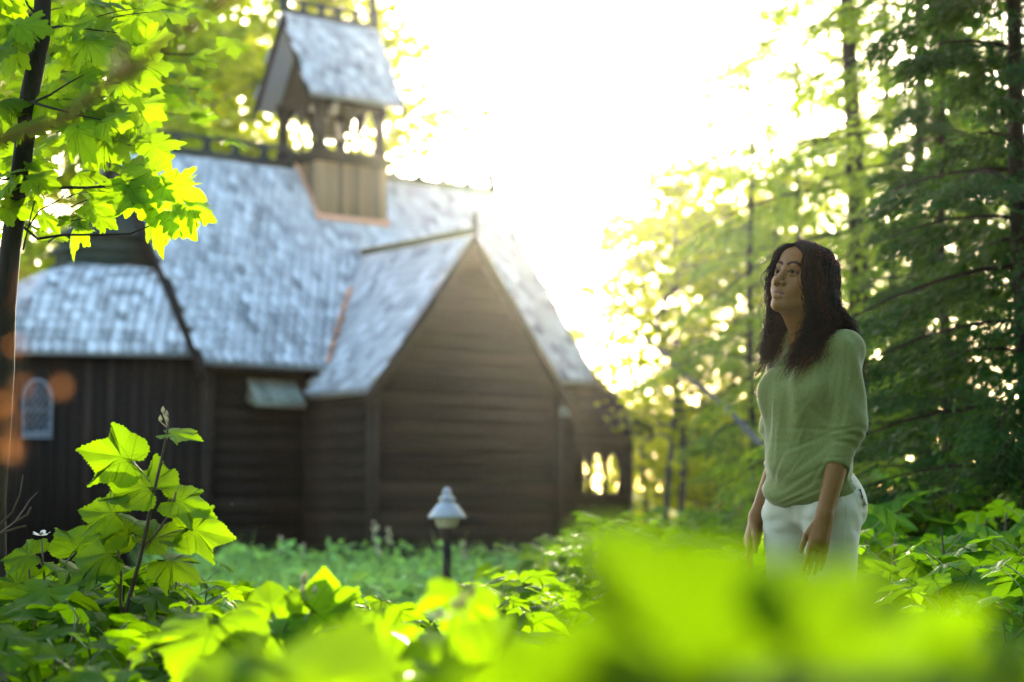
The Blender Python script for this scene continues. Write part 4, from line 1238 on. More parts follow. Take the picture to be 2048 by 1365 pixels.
# unseen tree mass behind and beside the viewer, added to block sky light
R.seed(97)
wd_, wt_ = MB(), MB()
for k in range(46):
    a = math.radians(-205 + 222 * k / 45); r_ = R.uniform(6.0, 10)
    x, y = r_ * math.cos(a), 3 + r_ * math.sin(a)
    if (y > 2 and abs(x) < y * .30 + 1.6) or (x < 0 and y > -1): continue
    wt_.tube([Vector((x, y, -.1)), Vector((x + R.gauss(0, .2), y, 5)), Vector((x, y, 9))], [.14, .11, .06], 7)
    for q in range(26):
        c = np.array([x + R.gauss(0, .9), y + R.gauss(0, .9), R.uniform(.6, 9)])
        if c[1] > 2 and abs(c[0]) < c[1] * .30 + 1.4: continue
        diamonds(wd_, c + RNG.normal(size=(30, 3)) * np.array([.55, .55, .35]), np.full(30, .17), (0, 0, 1), .8, .62)
k0 = wd_.n
wd_.v += wt_.v; wd_.l += [i_ + k0 for i_ in wt_.l]; wd_.t += wt_.t; wd_.mi += [1] * len(wt_.t); wd_.tint += wt_.tint; wd_.uv += wt_.uv; wd_.n += wt_.n
tag(wd_.build("woods", [M['cedar'], M['bark']]), kind='stuff')

# leaning dead trunk
dt = MB()
a_, b_ = at(1270, 660, 24), at(1570, 935, 21)
dt.tube(curve_pts(a_ - b_, Vector(), .01, 8, .01), [.016 + .003 * i for i in range(9)], 8, .5)
d0 = empty("fallen_tree", b_, 0, "pale bare trunk leaning across the sunlit gap left of the woman", "dead tree")
dt.tube([Vector(), Vector((.35, -.3, gz(1, 20) - b_.z))], [.055, .06], 8, .5)
dt.build("trunk", M['deadwood'], d0)

# bare twig and dried leaves close to the lens
R.seed(91)
tw_ = empty("bare_twig", at(-60, 300, 2.1), 0, "out-of-focus brown twig slanting across the maple leaves at top left", "twig")
o_ = Vector(tw_.location); m = MB()
pp = [at(u_, v_, y) for u_, v_, y in [(-60, 300, 2.05), (60, 262, 2.1), (130, 240, 2.12), (190, 185, 2.15), (260, 140, 2.2), (330, 85, 2.25), (400, 40, 2.3), (470, -10, 2.35)]]
m.tube([p - o_ for p in pp], [.007, .0066, .006, .0054, .0048, .004, .003, .0018], 7, .9)
for _ in range(26):
    i = R.randint(3, 6); p = pp[i].lerp(pp[i + 1], R.random())
    e = p + (pp[7] - pp[4]).normalized() * R.uniform(.03, .07) + jv(.014)
    m.tube([p - o_, e - o_], [.002, .001], 4, R.random())
m.tube([pp[4] - o_, at(250, 100, 2.2) - o_, at(215, 60, 2.15) - o_], [.003, .0025, .0015], 5)
m.tube([pp[0] - o_, pp[0] - o_ + Vector((-.3, 0, -.25)), pp[0] - o_ + Vector((-.42, .02, -1.2))], [.007, .009, .012], 7)
M["drytwig"] = surf("dry_brown_twig", [(0.2, (.09, .045, .012)), (0.8, (.20, .11, .03))], 12, None, 0.8, 0.3, spec=0.03)
m.build("stem", M['drytwig'], tw_)
dl = empty("dry_weed", (at(-30, 1000, 1.5).x, 1.5, 0), 0, "out-of-focus dead stem with dried orange leaves at the left edge", "weed")
o_ = Vector(dl.location); m = MB()
pp = [Vector((o_.x, 1.5, 0)), at(-25, 1100, 1.5), at(2, 930, 1.5), at(22, 820, 1.5), at(38, 700, 1.5), at(42, 600, 1.5), at(46, 500, 1.52)]
m.tube([p - o_ for p in pp], [.004, .0036, .003, .0026, .0022, .0018, .001], 6, .5)
m.tube([at(10, 880, 1.5) - o_, at(70, 820, 1.5) - o_, at(118, 772, 1.5) - o_], [.002, .0016, .001], 5, .5)
m.build("stem", M['cane'], dl)
for u_, v_, wpx in [(42, 562, 30), (34, 600, 26), (36, 690, 34), (40, 768, 30), (18, 830, 40), (10, 885, 50), (30, 905, 36), (120, 770, 36), (2, 800, 40), (60, 545, 20)]:
    m = MB(); put_leaf(m, THIMBLE, at(u_, v_, 1.5 + R.uniform(-.03, .03)) - o_, (R.gauss(0, .6), -.6, R.gauss(0, .5)), (R.gauss(0, .5), 0, -1), wpx * .62 / 3999 * 1.5, None, 3)
    m.build("dried_leaf", M['drygold'], dl, True)
bt_ = empty("bare_twig", at(-30, 1100, 5.5), 0, "thin dark bare twigs at the left edge below the apse window", "twig")
o_ = Vector(bt_.location); m = MB()
for pl in ([(-30, 1100), (0, 1068), (30, 1045), (48, 1020), (60, 1000), (75, 985)], [(30, 1045), (55, 1030), (62, 1015)], [(-30, 1075), (0, 1050), (25, 1025), (40, 990), (46, 950)], [(0, 1068), (30, 1058), (52, 1052)]):
    m.tube([at(u_, v_, 5.5) - o_ for u_, v_ in pl], [.004 - .0006 * i for i in range(len(pl))], 5, .4)
m.tube([Vector(), Vector((-.05, 0, -o_.z))], [.005, .007], 5)
m.build("stem", M['cane'], bt_)

#WOMAN_BEGIN
# ------------------------------------------------------------------ the woman
# local frame: -y is where she faces, +x her left, z up; the Empty stands at her feet
WOM = empty("person", (.897, 6.0, gz(.897, 6.0)), math.radians(-50), "woman in a loose green three-quarter-sleeve top and white trousers looking up to the left", "person")
WOM.scale = (.95, .95, 1)
WZ = -WOM.location.z


class Field:
    """signed distance field on a rectilinear grid, meshed by surface nets into one continuous skin"""
    def __init__(s, xs, ys, zs):
        s.a = [np.asarray(q, dtype=np.float32) for q in (xs, ys, zs)]
        s.F = np.full([len(q) for q in s.a], .05, dtype=np.float32)

    def sub(s, lo, hi):
        sl_ = []
        for k in range(3):
            i0 = max(0, np.searchsorted(s.a[k], lo[k]) - 1); i1 = min(len(s.a[k]), np.searchsorted(s.a[k], hi[k]) + 1)
            sl_.append(slice(i0, i1))
        if any(q.stop <= q.start for q in sl_): return None, None
        P = np.meshgrid(*[s.a[k][sl_[k]] for k in range(3)], indexing='ij', sparse=True)
        return tuple(sl_), P

    def comb(s, sl_, d, k, mode):
        A = s.F[sl_]
        if mode == 'add':
            h = np.clip(.5 + .5 * (A - d) / k, 0, 1); s.F[sl_] = A + (d - A) * h - k * h * (1 - h)
        else:
            h = np.clip(.5 - .5 * (A + d) / k, 0, 1); s.F[sl_] = A + (-d - A) * h + k * h * (1 - h)

    def cone(s, a, b, ra, rb=None, k=.01, mode='add', sq=None):
        rb = ra if rb is None else rb
        a, b = np.array(a, float), np.array(b, float); m = max(ra, rb) * (max(sq) if sq else 1) + k + .012
        sl_, P = s.sub(np.minimum(a, b) - m, np.maximum(a, b) + m)
        if sl_ is None: return
        q = [P[i] - a[i] for i in range(3)]; ab = b - a
        if sq: q = [q[i] / sq[i] for i in range(3)]; ab = ab / np.array(sq)
        t = np.clip(sum(q[i] * ab[i] for i in range(3)) / max(1e-9, ab @ ab), 0, 1)
        d = np.sqrt(sum((q[i] - ab[i] * t) ** 2 for i in range(3))) - (ra + (rb - ra) * t)
        s.comb(sl_, d, k, mode)

    def ell(s, c, r, k=.01, mode='add', rx=0.0, rz=0.0, ry=0.0):
        c = np.array(c, float); r = np.array(r, float); m = r.max() + k + .012
        sl_, P = s.sub(c - m, c + m)
        if sl_ is None: return
        X, Y, Z = (P[i] - c[i] for i in range(3))
        if rz: cs, sn = math.cos(rz), math.sin(rz); X, Y = cs * X + sn * Y, -sn * X + cs * Y
        if rx: cs, sn = math.cos(rx), math.sin(rx); Y, Z = cs * Y + sn * Z, -sn * Y + cs * Z
        if ry: cs, sn = math.cos(ry), math.sin(ry); X, Z = cs * X - sn * Z, sn * X + cs * Z
        k0 = np.sqrt((X / r[0]) ** 2 + (Y / r[1]) ** 2 + (Z / r[2]) ** 2)
        k1 = np.sqrt((X / r[0] ** 2) ** 2 + (Y / r[1] ** 2) ** 2 + (Z / r[2] ** 2) ** 2)
        d = np.where(k1 > 1e-6, k0 * (k0 - 1) / np.maximum(k1, 1e-6), -r.min())
        s.comb(sl_, np.clip(d, -.06, .06), k, mode)

    def half(s, n, c, lo, hi, k=.004):
        """cut away everything on the +n side of the plane through c inside the box"""
        sl_, P = s.sub(lo, hi)
        n = np.array(n, float) / np.linalg.norm(n)
        d = sum((P[i] - c[i]) * n[i] for i in range(3))
        s.comb(sl_, -d, k, 'cut')

    def mesh(s):
        F = s.F; S = F < 0
        nx_, ny_, nz_ = F.shape
        cnt = np.zeros((nx_ - 1, ny_ - 1, nz_ - 1), dtype=np.int8)
        for i in (0, 1):
            for j in (0, 1):
                for k in (0, 1): cnt += S[i:nx_ - 1 + i, j:ny_ - 1 + j, k:nz_ - 1 + k]
        act = (cnt > 0) & (cnt < 8)
        I = np.argwhere(act); n = len(I)
        idx = np.full(act.shape, -1, dtype=np.int64); idx[act] = np.arange(n)
        acc = np.zeros((n, 3)); num = np.zeros(n)
        cor = [(i, j, k) for i in (0, 1) for j in (0, 1) for k in (0, 1)]
        for a in cor:
            for ax in range(3):
                if a[ax]: continue
                b = list(a); b[ax] = 1
                fa = F[I[:, 0] + a[0], I[:, 1] + a[1], I[:, 2] + a[2]]; fb = F[I[:, 0] + b[0], I[:, 1] + b[1], I[:, 2] + b[2]]
                c = (fa < 0) != (fb < 0)
                t = np.where(c, fa / np.where(np.abs(fa - fb) < 1e-12, 1, fa - fb), 0)
                for d in range(3):
                    pa = s.a[d][I[:, d] + a[d]]; pb = s.a[d][I[:, d] + b[d]]
                    acc[:, d] += np.where(c, pa + (pb - pa) * t, 0)
                num += c
        V = acc / num[:, None]
        Q = []
        for ax in range(3):
            u_, v_ = (ax + 1) % 3, (ax + 2) % 3
            sl0 = [slice(None)] * 3; sl1 = [slice(None)] * 3
            sl0[ax] = slice(0, -1); sl1[ax] = slice(1, None)
            for q in (u_, v_): sl0[q] = slice(1, -1); sl1[q] = slice(1, -1)
            A, B = S[tuple(sl0)], S[tuple(sl1)]
            E = np.argwhere(A != B)
            if not len(E): continue
            fl_ = A[E[:, 0], E[:, 1], E[:, 2]]
            E[:, u_] += 1; E[:, v_] += 1
            g_ = []
            for du, dv_ in ((-1, -1), (0, -1), (0, 0), (-1, 0)):
                e = E.copy(); e[:, u_] += du; e[:, v_] += dv_
                g_.append(idx[e[:, 0], e[:, 1], e[:, 2]])
            q = np.stack(g_, 1)
            q[~fl_] = q[~fl_][:, ::-1]
            Q.append(q)
        return V, np.concatenate(Q)


def from_field(V, Q, name, mats, parent, mi=None, col=None, tint=None):
    m = MB(); m.v = [V]; m.l = Q.ravel().tolist(); m.t = [4] * len(Q); m.mi = [0] * len(Q) if mi is None else mi
    m.tint = [np.full(len(V), .5) if tint is None else tint]; m.uv = [np.zeros((len(V), 3))]; m.n = len(V)
    return m.build(name, mats, parent, True, col)


def smooth_mesh(V, Q, it=2, lam=.5):
    E = np.concatenate([Q[:, [0, 1]], Q[:, [1, 2]], Q[:, [2, 3]], Q[:, [3, 0]]])
    for _ in range(it):
        acc = np.zeros_like(V); n = np.zeros(len(V))
        for a, b in ((0, 1), (1, 0)):
            for d in range(3): acc[:, d] += np.bincount(E[:, a], V[E[:, b], d], len(V))
            n += np.bincount(E[:, a], minlength=len(V))
        V = V + lam * (acc / np.maximum(n, 1)[:, None] - V)
    return V


def vnormals(V, Q):
    n = np.cross(V[Q[:, 2]] - V[Q[:, 0]], V[Q[:, 3]] - V[Q[:, 1]])
    o = np.zeros_like(V)
    for c in range(4):
        for d in range(3): o[:, d] += np.bincount(Q[:, c], n[:, d], len(V))
    return o / (np.linalg.norm(o, axis=1)[:, None] + 1e-12)


def axis(*segs):
    out = []
    for a, b, h in segs: out += list(np.arange(a, b - h * .3, h))
    return np.array(out + [segs[-1][1]])


# head frame: origin between the eyes' height at the skull's middle, tilted up
HC = np.array([0.004, -.036, 1.520]); HP = math.radians(17); HYAW = math.radians(2); HROLL = math.radians(6)


HM = np.array(Matrix.Rotation(HYAW, 3, 'Z') @ Matrix.Rotation(-HP, 3, 'X') @ Matrix.Rotation(HROLL, 3, 'Y'))


def hd_(x, y, z):
    """head frame -> body frame (yaw, pitch up, slight roll)"""
    return HM @ np.array([x, y, z]) + HC


def to_head(V): return (V - HC) @ HM


def hell(f, c, r, k=.01, mode='add', rx=0.0):
    f.ell(hd_(*c), r, k, mode, rx=-HP + rx, rz=HYAW)


def hcone(f, a, b, ra, rb=None, k=.008, mode='add'):
    f.cone(hd_(*a), hd_(*b), ra, rb, k, mode)


# arms: joints
ARM = {1: [(.132, .024, 1.302), (.149, -.010, 1.045), (.156, -.115, .815), (.154, -.136, .745)],
       -1: [(-.132, .034, 1.302), (-.148, .052, 1.045), (-.182, -.050, .812), (-.184, -.074, .742)]}

body = Field(axis((-.30, -.23, .006), (-.23, -.165, .0025), (-.165, -.085, .006), (-.085, .085, .0019), (.085, .14, .006), (.14, .235, .0022), (.235, .30, .006)),
             axis((-.24, -.17, .0028), (-.17, -.03, .0020), (-.03, .20, .005)),
             axis((-.01, .55, .012), (.55, .83, .0024), (.83, 1.38, .007), (1.38, 1.68, .0019)))
B = body
# legs, pelvis, trunk (under the clothes)
B.ell((0, .01, .90), (.15, .105, .11), .03)
for s_ in (-1, 1):
    B.cone((s_ * .085, .0, .84), (s_ * .085, -.005, .48), .075, .045, .03)
    B.cone((s_ * .085, -.005, .48), (s_ * .085, .02, .09), .042, .030, .02)
    B.cone((s_ * .085, .03, .05), (s_ * .10, -.12, .03), .036, .026, .02)
B.cone((0, .01, .92), (0, .02, 1.15), .10, .10, .04, sq=(1.15, .9, 1))
B.ell((0, .015, 1.22), (.14, .10, .15), .04)
B.cone((-.11, .03, 1.312), (.11, .03, 1.312), .045, .045, .03)
B.cone((-.05, .03, 1.345), (.05, .03, 1.345), .045, .045, .04)
# neck
B.cone((0, .025, 1.31), hd_(0, .012, -.075), .054, .050, .03)
B.cone((0, -.02, 1.36), hd_(0, -.02, -.09), .030, .030, .02)
# head
hell(B, (0, .018, .040), (.073, .093, .083), .02)
hell(B, (0, -.028, -.022), (.064, .058, .080), .03)
hell(B, (0, -.042, .056), (.058, .046, .044), .02)
for s_ in (-1, 1):
    hcone(B, (s_ * .052, .0, -.050), (s_ * .019, -.060, -.096), .023, .0185, .02)
    hell(B, (s_ * .044, -.055, -.022), (.021, .018, .018), .02)
    hell(B, (s_ * .030, -.066, -.052), (.018, .016, .018), .02)
    hell(B, (s_ * .073, .012, -.01), (.010, .020, .03), .008)
hell(B, (0, -.070, -.101), (.021, .019, .017), .018)
hcone(B, (-.034, -.074, .024), (.034, -.074, .024), .0115, .0115, .014)
hell(B, (0, -.071, -.066), (.028, .018, .024), .02)
for s_ in (-1, 1):
    hell(B, (s_ * .0315, -.093, .000), (.0165, .0125, .0105), .012, 'cut')
    hell(B, (s_ * .0315, -.0705, .000), (.0142, .0142, .0138), .004)
    hcone(B, (s_ * .017, -.083, .004), (s_ * .031, -.0865, .0085), .0030, .0034, .004)
    hcone(B, (s_ * .031, -.0865, .0085), (s_ * .046, -.0775, .004), .0034, .0026, .004)
    hcone(B, (s_ * .018, -.0815, -.007), (s_ * .032, -.0835, -.0095), .0026, .0028, .004)
    hcone(B, (s_ * .032, -.0835, -.0095), (s_ * .045, -.0765, -.005), .0028, .0024, .004)
    hell(B, (s_ * .0315, -.0885, -.0008), (.0130, .0105, .0047), .0015, 'cut')
hcone(B, (0, -.078, .022), (0, -.090, -.008), .0085, .0085, .010)
hcone(B, (0, -.090, -.008), (0, -.1035, -.034), .0085, .0105, .008)
hell(B, (0, -.1055, -.0375), (.0125, .0115, .0105), .008)
for s_ in (-1, 1):
    hell(B, (s_ * .0145, -.0935, -.0405), (.0088, .0105, .0082), .006)
    hell(B, (s_ * .0072, -.1005, -.0490), (.0042, .0055, .0045), .003, 'cut')
# lips
LU = [(-.0250, -.0775, -.0690), (-.011, -.0885, -.0660), (0, -.0905, -.0672), (.011, -.0885, -.0660), (.0250, -.0775, -.0690)]
LL = [(-.0230, -.0775, -.0712), (-.010, -.0880, -.0790), (0, -.0895, -.0800), (.010, -.0880, -.0790), (.0230, -.0775, -.0712)]
for a, b, r0, r1 in zip(LU[:-1], LU[1:], (.0032, .0064, .0062, .0064), (.0064, .0062, .0064, .0032)): hcone(B, a, b, r0, r1, .004)
for a, b, r0, r1 in zip(LL[:-1], LL[1:], (.0034, .0078, .0084, .0078), (.0078, .0084, .0078, .0034)): hcone(B, a, b, r0, r1, .004)
for a, b in (((-.026, -.0805, -.0718), (-.012, -.0945, -.0728)), ((-.012, -.0945, -.0728), (.012, -.0945, -.0728)), ((.012, -.0945, -.0728), (.026, -.0805, -.0718))): hcone(B, a, b, .0016, .0016, .0022, 'cut')
# arms and hands
for s_, J in ARM.items():
    B.cone(J[0], J[1], .047, .038, .02); B.cone(J[1], J[2], .0385, .026, .02); B.cone(J[2], J[3], .026, .0275, .015)
    w_, h_ = np.array(J[2]), np.array(J[3])
    d = (h_ - w_) / np.linalg.norm(h_ - w_)
    back = np.array([s_ * .80, -.55, 0.0]); back -= d * (back @ d); back /= np.linalg.norm(back)      # back of the hand faces outwards
    th = np.cross(back, d) * s_; th /= np.linalg.norm(th)                                              # towards the thumb
    if th[1] > 0: th = -th
    o = w_ + d * .01
    for q in (-.023, -.008, .008, .023):                                                              # palm
        B.cone(o + d * .015 + th * q * .75, o + d * .088 + th * q, .0125, .0105, .012)
    for q, L, r_, sp in ((.0265, .070, .0082, .02), (.0090, .078, .0085, .0), (-.0085, .073, .0082, -.015), (-.0250, .057, .0071, -.03)):
        k1 = o + d * .088 + th * q
        dirs = [d + th * sp + back * -.12, d + th * sp * .6 + back * -.32, d + th * sp * .3 + back * -.48]
        for fr_, dd in zip((.45, .30, .25), dirs):
            dd = dd / np.linalg.norm(dd); k2 = k1 + dd * L * fr_
            B.cone(k1, k2, r_, r_ * .93, .0025); k1 = k2; r_ *= .93
    k1 = o + d * .026 + th * .026 - back * .004
    for fr_, dd, r_ in ((.034, d * .86 + th * .36 - back * .30, .0115), (.028, d * .95 + th * .14 - back * .28, .0095), (.022, d * .98 + th * .02 - back * .22, .0085)):
        dd = dd / np.linalg.norm(dd); k2 = k1 + dd * fr_; B.cone(k1, k2, r_, r_ * .9, .006); k1 = k2
V, Q = body.mesh()
V = smooth_mesh(V, Q, 1, .35)
H = to_head(V)


def segd(P, a, b):
    a, b = np.array(a), np.array(b); ab = b - a
    t = np.clip((P - a) @ ab / (ab @ ab), 0, 1)
    return np.linalg.norm(P - a - t[:, None] * ab, axis=1)


def polyd(P, pts): return np.min([segd(P, a, b) for a, b in zip(pts[:-1], pts[1:])], axis=0)


skin = np.array([.185, .083, .019])
colr = np.tile(np.append(skin, 1.0), (len(V), 1))
def paint(mask, c): colr[:, :3] = colr[:, :3] * (1 - mask[:, None]) + np.array(c) * mask[:, None]
ss = lambda d, a, b: np.clip((b - d) / (b - a), 0, 1)
front = H[:, 1] < -.04
paint(ss(polyd(H, LU), .0058, .0078) * front, (.13, .050, .036))
paint(ss(polyd(H, LL), .0070, .0090) * front, (.30, .12, .085))  # lower lip painted lighter as a highlight
paint(ss(polyd(H, [(-.026, -.083, -.0718), (-.012, -.091, -.0728), (.012, -.091, -.0728), (.026, -.083, -.0718)]), .0008, .0022) * front, (.05, .018, .014))
for s_ in (-1, 1):
    br_ = [(s_ * .012, .0235), (s_ * .022, .0290), (s_ * .034, .0315), (s_ * .044, .0285), (s_ * .051, .0235)]
    P2 = np.stack([H[:, 0], np.zeros(len(H)), H[:, 2]], 1)
    dd = polyd(P2, [(a, 0, b) for a, b in br_])
    paint(ss(dd, .0034, .0056) * (H[:, 1] < -.045) * .93, (.014, .009, .007))
    e = np.hypot((H[:, 0] - s_ * .0315) / .0135, (H[:, 2] + .0004) / .0054)
    paint(np.clip(1 - np.abs(e - 1.10) / .34, 0, 1) * (H[:, 1] < -.05) * np.where(H[:, 2] > 0, .95, .5), (.016, .010, .008))
    paint(np.clip(1 - np.hypot((H[:, 0] - s_ * .033) / .024, (H[:, 2] - .010) / .012), 0, 1) * .5 * (H[:, 1] < -.05), (.11, .052, .03))
    paint(ss(np.linalg.norm(H - np.array([s_ * .0072, -.1005, -.048]), axis=1), .004, .0065), (.03, .014, .009))


def skinmat():
    m, nt, out = newmat("brown_skin")
    c = attr(nt, "skin_tone").outputs["Color"]
    nz = noise(nt, 60, 4, 0.6)
    c2 = mixc(nt, math_(nt, 'MULTIPLY', nz, 0.22), c, (.10, .045, .02))
    p = N(nt, "ShaderNodeBsdfPrincipled", {"Base Color": c2, "Roughness": 0.5, "Specular IOR Level": math_(nt, 'MULTIPLY', N(nt, "ShaderNodeSeparateColor", {"Color": c}).outputs[0], 0.85), "Subsurface Weight": 0.06, "Subsurface Scale": 0.006})
    p.inputs["Subsurface Radius"].default_value = (1.0, .45, .25)
    b_ = N(nt, "ShaderNodeBump", {"Strength": 0.12, "Distance": 0.001, "Height": noise(nt, 420, 2, .5)})
    nt.links.new(b_.outputs[0], p.inputs["Normal"]); nt.links.new(p.outputs[0], out.inputs[0]); return m


def plain(name, c, rough=.5, spec=.5, metal=0):
    m, nt, out = newmat(name)
    nz = noise(nt, 30, 3)
    cc = mixc(nt, math_(nt, 'MULTIPLY', nz, .5), tuple(c), tuple(x * .7 for x in c))
    p = N(nt, "ShaderNodeBsdfPrincipled", {"Base Color": cc, "Roughness": rough, "Specular IOR Level": spec, "Metallic": metal})
    nt.links.new(p.outputs[0], out.inputs[0]); return m


def clothmat(name, c, scale, stretch, var, trans=.12):
    m, nt, out = newmat(name)
    n1 = noise(nt, scale, 4, .65, stretch=stretch); n2 = noise(nt, scale * 3.1, 3, .6, stretch=(stretch[1], stretch[0], stretch[2]))
    f = math_(nt, 'MULTIPLY', math_(nt, 'ADD', n1, n2), .5)
    cc = ramp(nt, f, [(.3, tuple(x * (1 - var) for x in c)), (.7, tuple(min(1, x * (1 + var)) for x in c))])
    p = N(nt, "ShaderNodeBsdfPrincipled", {"Base Color": cc, "Roughness": .85, "Specular IOR Level": .15, "Sheen Weight": .35, "Sheen Roughness": .4})
    b_ = N(nt, "ShaderNodeBump", {"Strength": .3, "Distance": .0012, "Height": f})
    nt.links.new(b_.outputs[0], p.inputs["Normal"])
    tr = N(nt, "ShaderNodeBsdfTranslucent", {"Color": cc})
    mx = N(nt, "ShaderNodeMixShader", {0: trans, 1: p.outputs[0], 2: tr.outputs[0]})
    nt.links.new(mx.outputs[0], out.inputs[0]); return m


M['skin'] = skinmat()
from_field(V + np.array([0, 0, WZ]), Q, "body", M['skin'], WOM, col=colr)

# eyes: ball, iris and pupil as rings of one small mesh
eyes = [plain("eye_white", (.13, .10, .07), .3, .15), plain("brown_iris", (.022, .011, .005), .3, .05), plain("black_pupil", (.004, .004, .004), .3, .03)]
for s_ in (-1, 1):
    c = Vector(hd_(s_ * .0315, -.0712, .0)) + Vector((0, 0, WZ))
    g_ = Vector((.16, -.93, .34)).normalized()
    up = Vector((0, 0, 1)); sx_ = g_.cross(up).normalized(); up = sx_.cross(g_)
    m = MB(); angs = [0, 8, 14, 24, 34, 44, 60, 90, 130, 180]
    for i in range(len(angs) - 1):
        a0, a1 = math.radians(angs[i]), math.radians(angs[i + 1])
        vs = []
        for a in (a0, a1):
            for k in range(20):
                t = 2 * math.pi * k / 20
                vs.append(c + (g_ * math.cos(a) + (sx_ * math.cos(t) + up * math.sin(t)) * math.sin(a)) * .0132)
        m.add(vs, [(k, (k + 1) % 20, 20 + (k + 1) % 20, 20 + k) for k in range(20)], .5, mat=2 if angs[i] < 14 else (1 if angs[i] < 34 else 0))
    m.build("eye", eyes, WOM, True)

# ---- top
ht = Field(axis((-.33, .33, .0042)), axis((-.28, .24, .0042)), axis((.74, 1.44, .0042)))
T = ht
for s_, J in ARM.items():
    cuff = np.array(J[1]) + (np.array(J[2]) - np.array(J[1])) * .38
    T.cone(J[0], J[1], .057, .046, .035); T.cone(J[1], cuff + (cuff - np.array(J[1])) * .3, .046, .0395, .015)
    e = (np.array(J[2]) - np.array(J[1])); e /= np.linalg.norm(e)
    T.half(e, cuff, cuff - .09, cuff + .09, .002)
    T.cone((s_ * .09, .02, 1.20), (s_ * .165, .012, 1.09), .075, .046, .05)
T.ell((0, .015, 1.215), (.139, .104, .150), .03)
T.cone((-.108, .03, 1.312), (.108, .03, 1.312), .055, .056, .04)
T.cone((-.05, .03, 1.338), (.05, .03, 1.338), .052, .052, .05)
for s_ in (-1, 1):
    T.ell((s_ * .068, -.062, 1.182), (.064, .066, .074), .05)
T.ell((-.005, -.014, 1.06), (.130, .108, .17), .06)
T.ell((0, -.008, .955), (.145, .115, .105), .05)
T.ell((0, .002, .885), (.163, .126, .07), .03)
# hem slopes up towards her back and left hip
hn = np.array([-.42 * .64, -.42 * .77, 1.0])
T.half(-hn, (0, 0, .834), (-.33, -.28, .70), (.33, .24, .925), .003)
# neckline
T.cone((0, -.03, 1.405), (0, -.10, 1.325), .060, .045, .02, 'cut')
T.ell((0, .01, 1.415), (.080, .075, .06), .02, 'cut')
V, Q = ht.mesh()
V = smooth_mesh(V, Q, 2, .5)
n_ = vnormals(V, Q)
x, y, z = V.T
left = x * .64 + y * .77
def ridge(t): return np.abs(np.sin(t)) ** .7
fold = np.zeros(len(V))
armw = np.clip((np.abs(x) - .128) / .035, 0, 1)
# drapes fanning from the armpit down across the belly, pulls from the bust, gathers above the hem
wv = np.sin(x * 7 + z * 9) * .6 + np.sin(y * 11 - z * 5) * .5
fold += (1 - armw) * .0045 * np.sin((z * 44 + x * 26 - y * 18) + wv * 2.2) * np.clip((1.12 - z) / .2, 0, 1)
fold += (1 - armw) * .0030 * np.sin((z * 75 + x * 20 - y * 30) + wv * 3) * np.clip((1.0 - z) / .12, 0, 1)
fold += (1 - armw) * .0028 * np.sin((x * 85 + z * 10) + wv * 2) * np.clip((z - .98) / .1, 0, 1) * np.clip((-y - .02) / .06, 0, 1)
fold += (1 - armw) * .0035 * np.sin((z * 30 - x * 52 + y * 10) + wv) * np.clip((z - 1.1) / .1, 0, 1)
# sleeve: long diagonal pulls above, tight bunching at the elbow
fold += armw * .0035 * np.sin(z * 26 + y * 60 + wv * 1.5) * np.clip((z - 1.08) / .1, 0, 1)
fold += armw * .0017 * np.sin(z * 210 + y * 70 + wv * 3.5) * np.exp(-((z - 1.045) / .035) ** 2)
fold += armw * .0012 * np.sin(z * 400) * np.exp(-((z - .985) / .01) ** 2)
def crease(u0, v0, u1, v1, amp, wd):
    global fold
    r_ = left; a = np.array([(u0 - 1024) * .0015 - .897, .79 + (1050 - v0) * .0015]); b = np.array([(u1 - 1024) * .0015 - .897, .79 + (1050 - v1) * .0015]); ab = b - a
    t = np.clip(((r_ - a[0]) * ab[0] + (z - a[1]) * ab[1]) / (ab @ ab), 0, 1)
    q = (r_ - a[0] - t * ab[0]) * -ab[1] + (z - a[1] - t * ab[1]) * ab[0]
    d = np.hypot(r_ - a[0] - t * ab[0], z - a[1] - t * ab[1]) * np.sign(q)
    fold += amp * (.55 * np.exp(-((d - 1.5 * wd) / (1.5 * wd)) ** 2) - .9 * np.exp(-(d / (wd * 1.1)) ** 2)) * (x * .77 - y * .64 > -.03) * np.sin(np.clip(t, .06, .94) * math.pi) ** .5
for c_ in [(1652, 872, 1560, 905, .0030, .006), (1650, 890, 1570, 950, .0032, .007), (1645, 905, 1600, 985, .0026, .006), (1650, 855, 1590, 810, .0026, .008), (1655, 865, 1555, 860, .0024, .006),
           (1640, 930, 1550, 985, .0028, .006), (1630, 960, 1545, 1005, .0028, .005), (1640, 975, 1540, 1018, .0026, .004), (1560, 905, 1535, 975, .0022, .005), (1600, 900, 1560, 960, .0020, .004),
           (1540, 770, 1533, 900, .0018, .004), (1548, 790, 1541, 930, .0018, .004), (1556, 770, 1548, 860, .0014, .004), (1530, 830, 1530, 960, .0016, .004),
           (1640, 700, 1580, 780, .0022, .008), (1660, 690, 1645, 800, .0030, .008), (1672, 720, 1650, 850, .0024, .007), (1690, 700, 1672, 850, .0018, .007), (1700, 760, 1668, 860, .0018, .006),
           (1652, 868, 1705, 858, .0024, .004), (1654, 878, 1708, 872, .0026, .004), (1656, 888, 1706, 890, .0022, .004), (1600, 840, 1575, 900, .0016, .005), (1615, 790, 1570, 850, .0014, .006)]:
    crease(*c_)
fold += RNG.normal(0, .0002, len(V))
V = V + n_ * (fold * 1.25)[:, None]
M['top'] = clothmat("green_slub_knit", (.165, .185, .056), 260, (1, 1, .35), .28, .14)
from_field(V + np.array([0, 0, WZ]), Q, "top", M['top'], WOM)

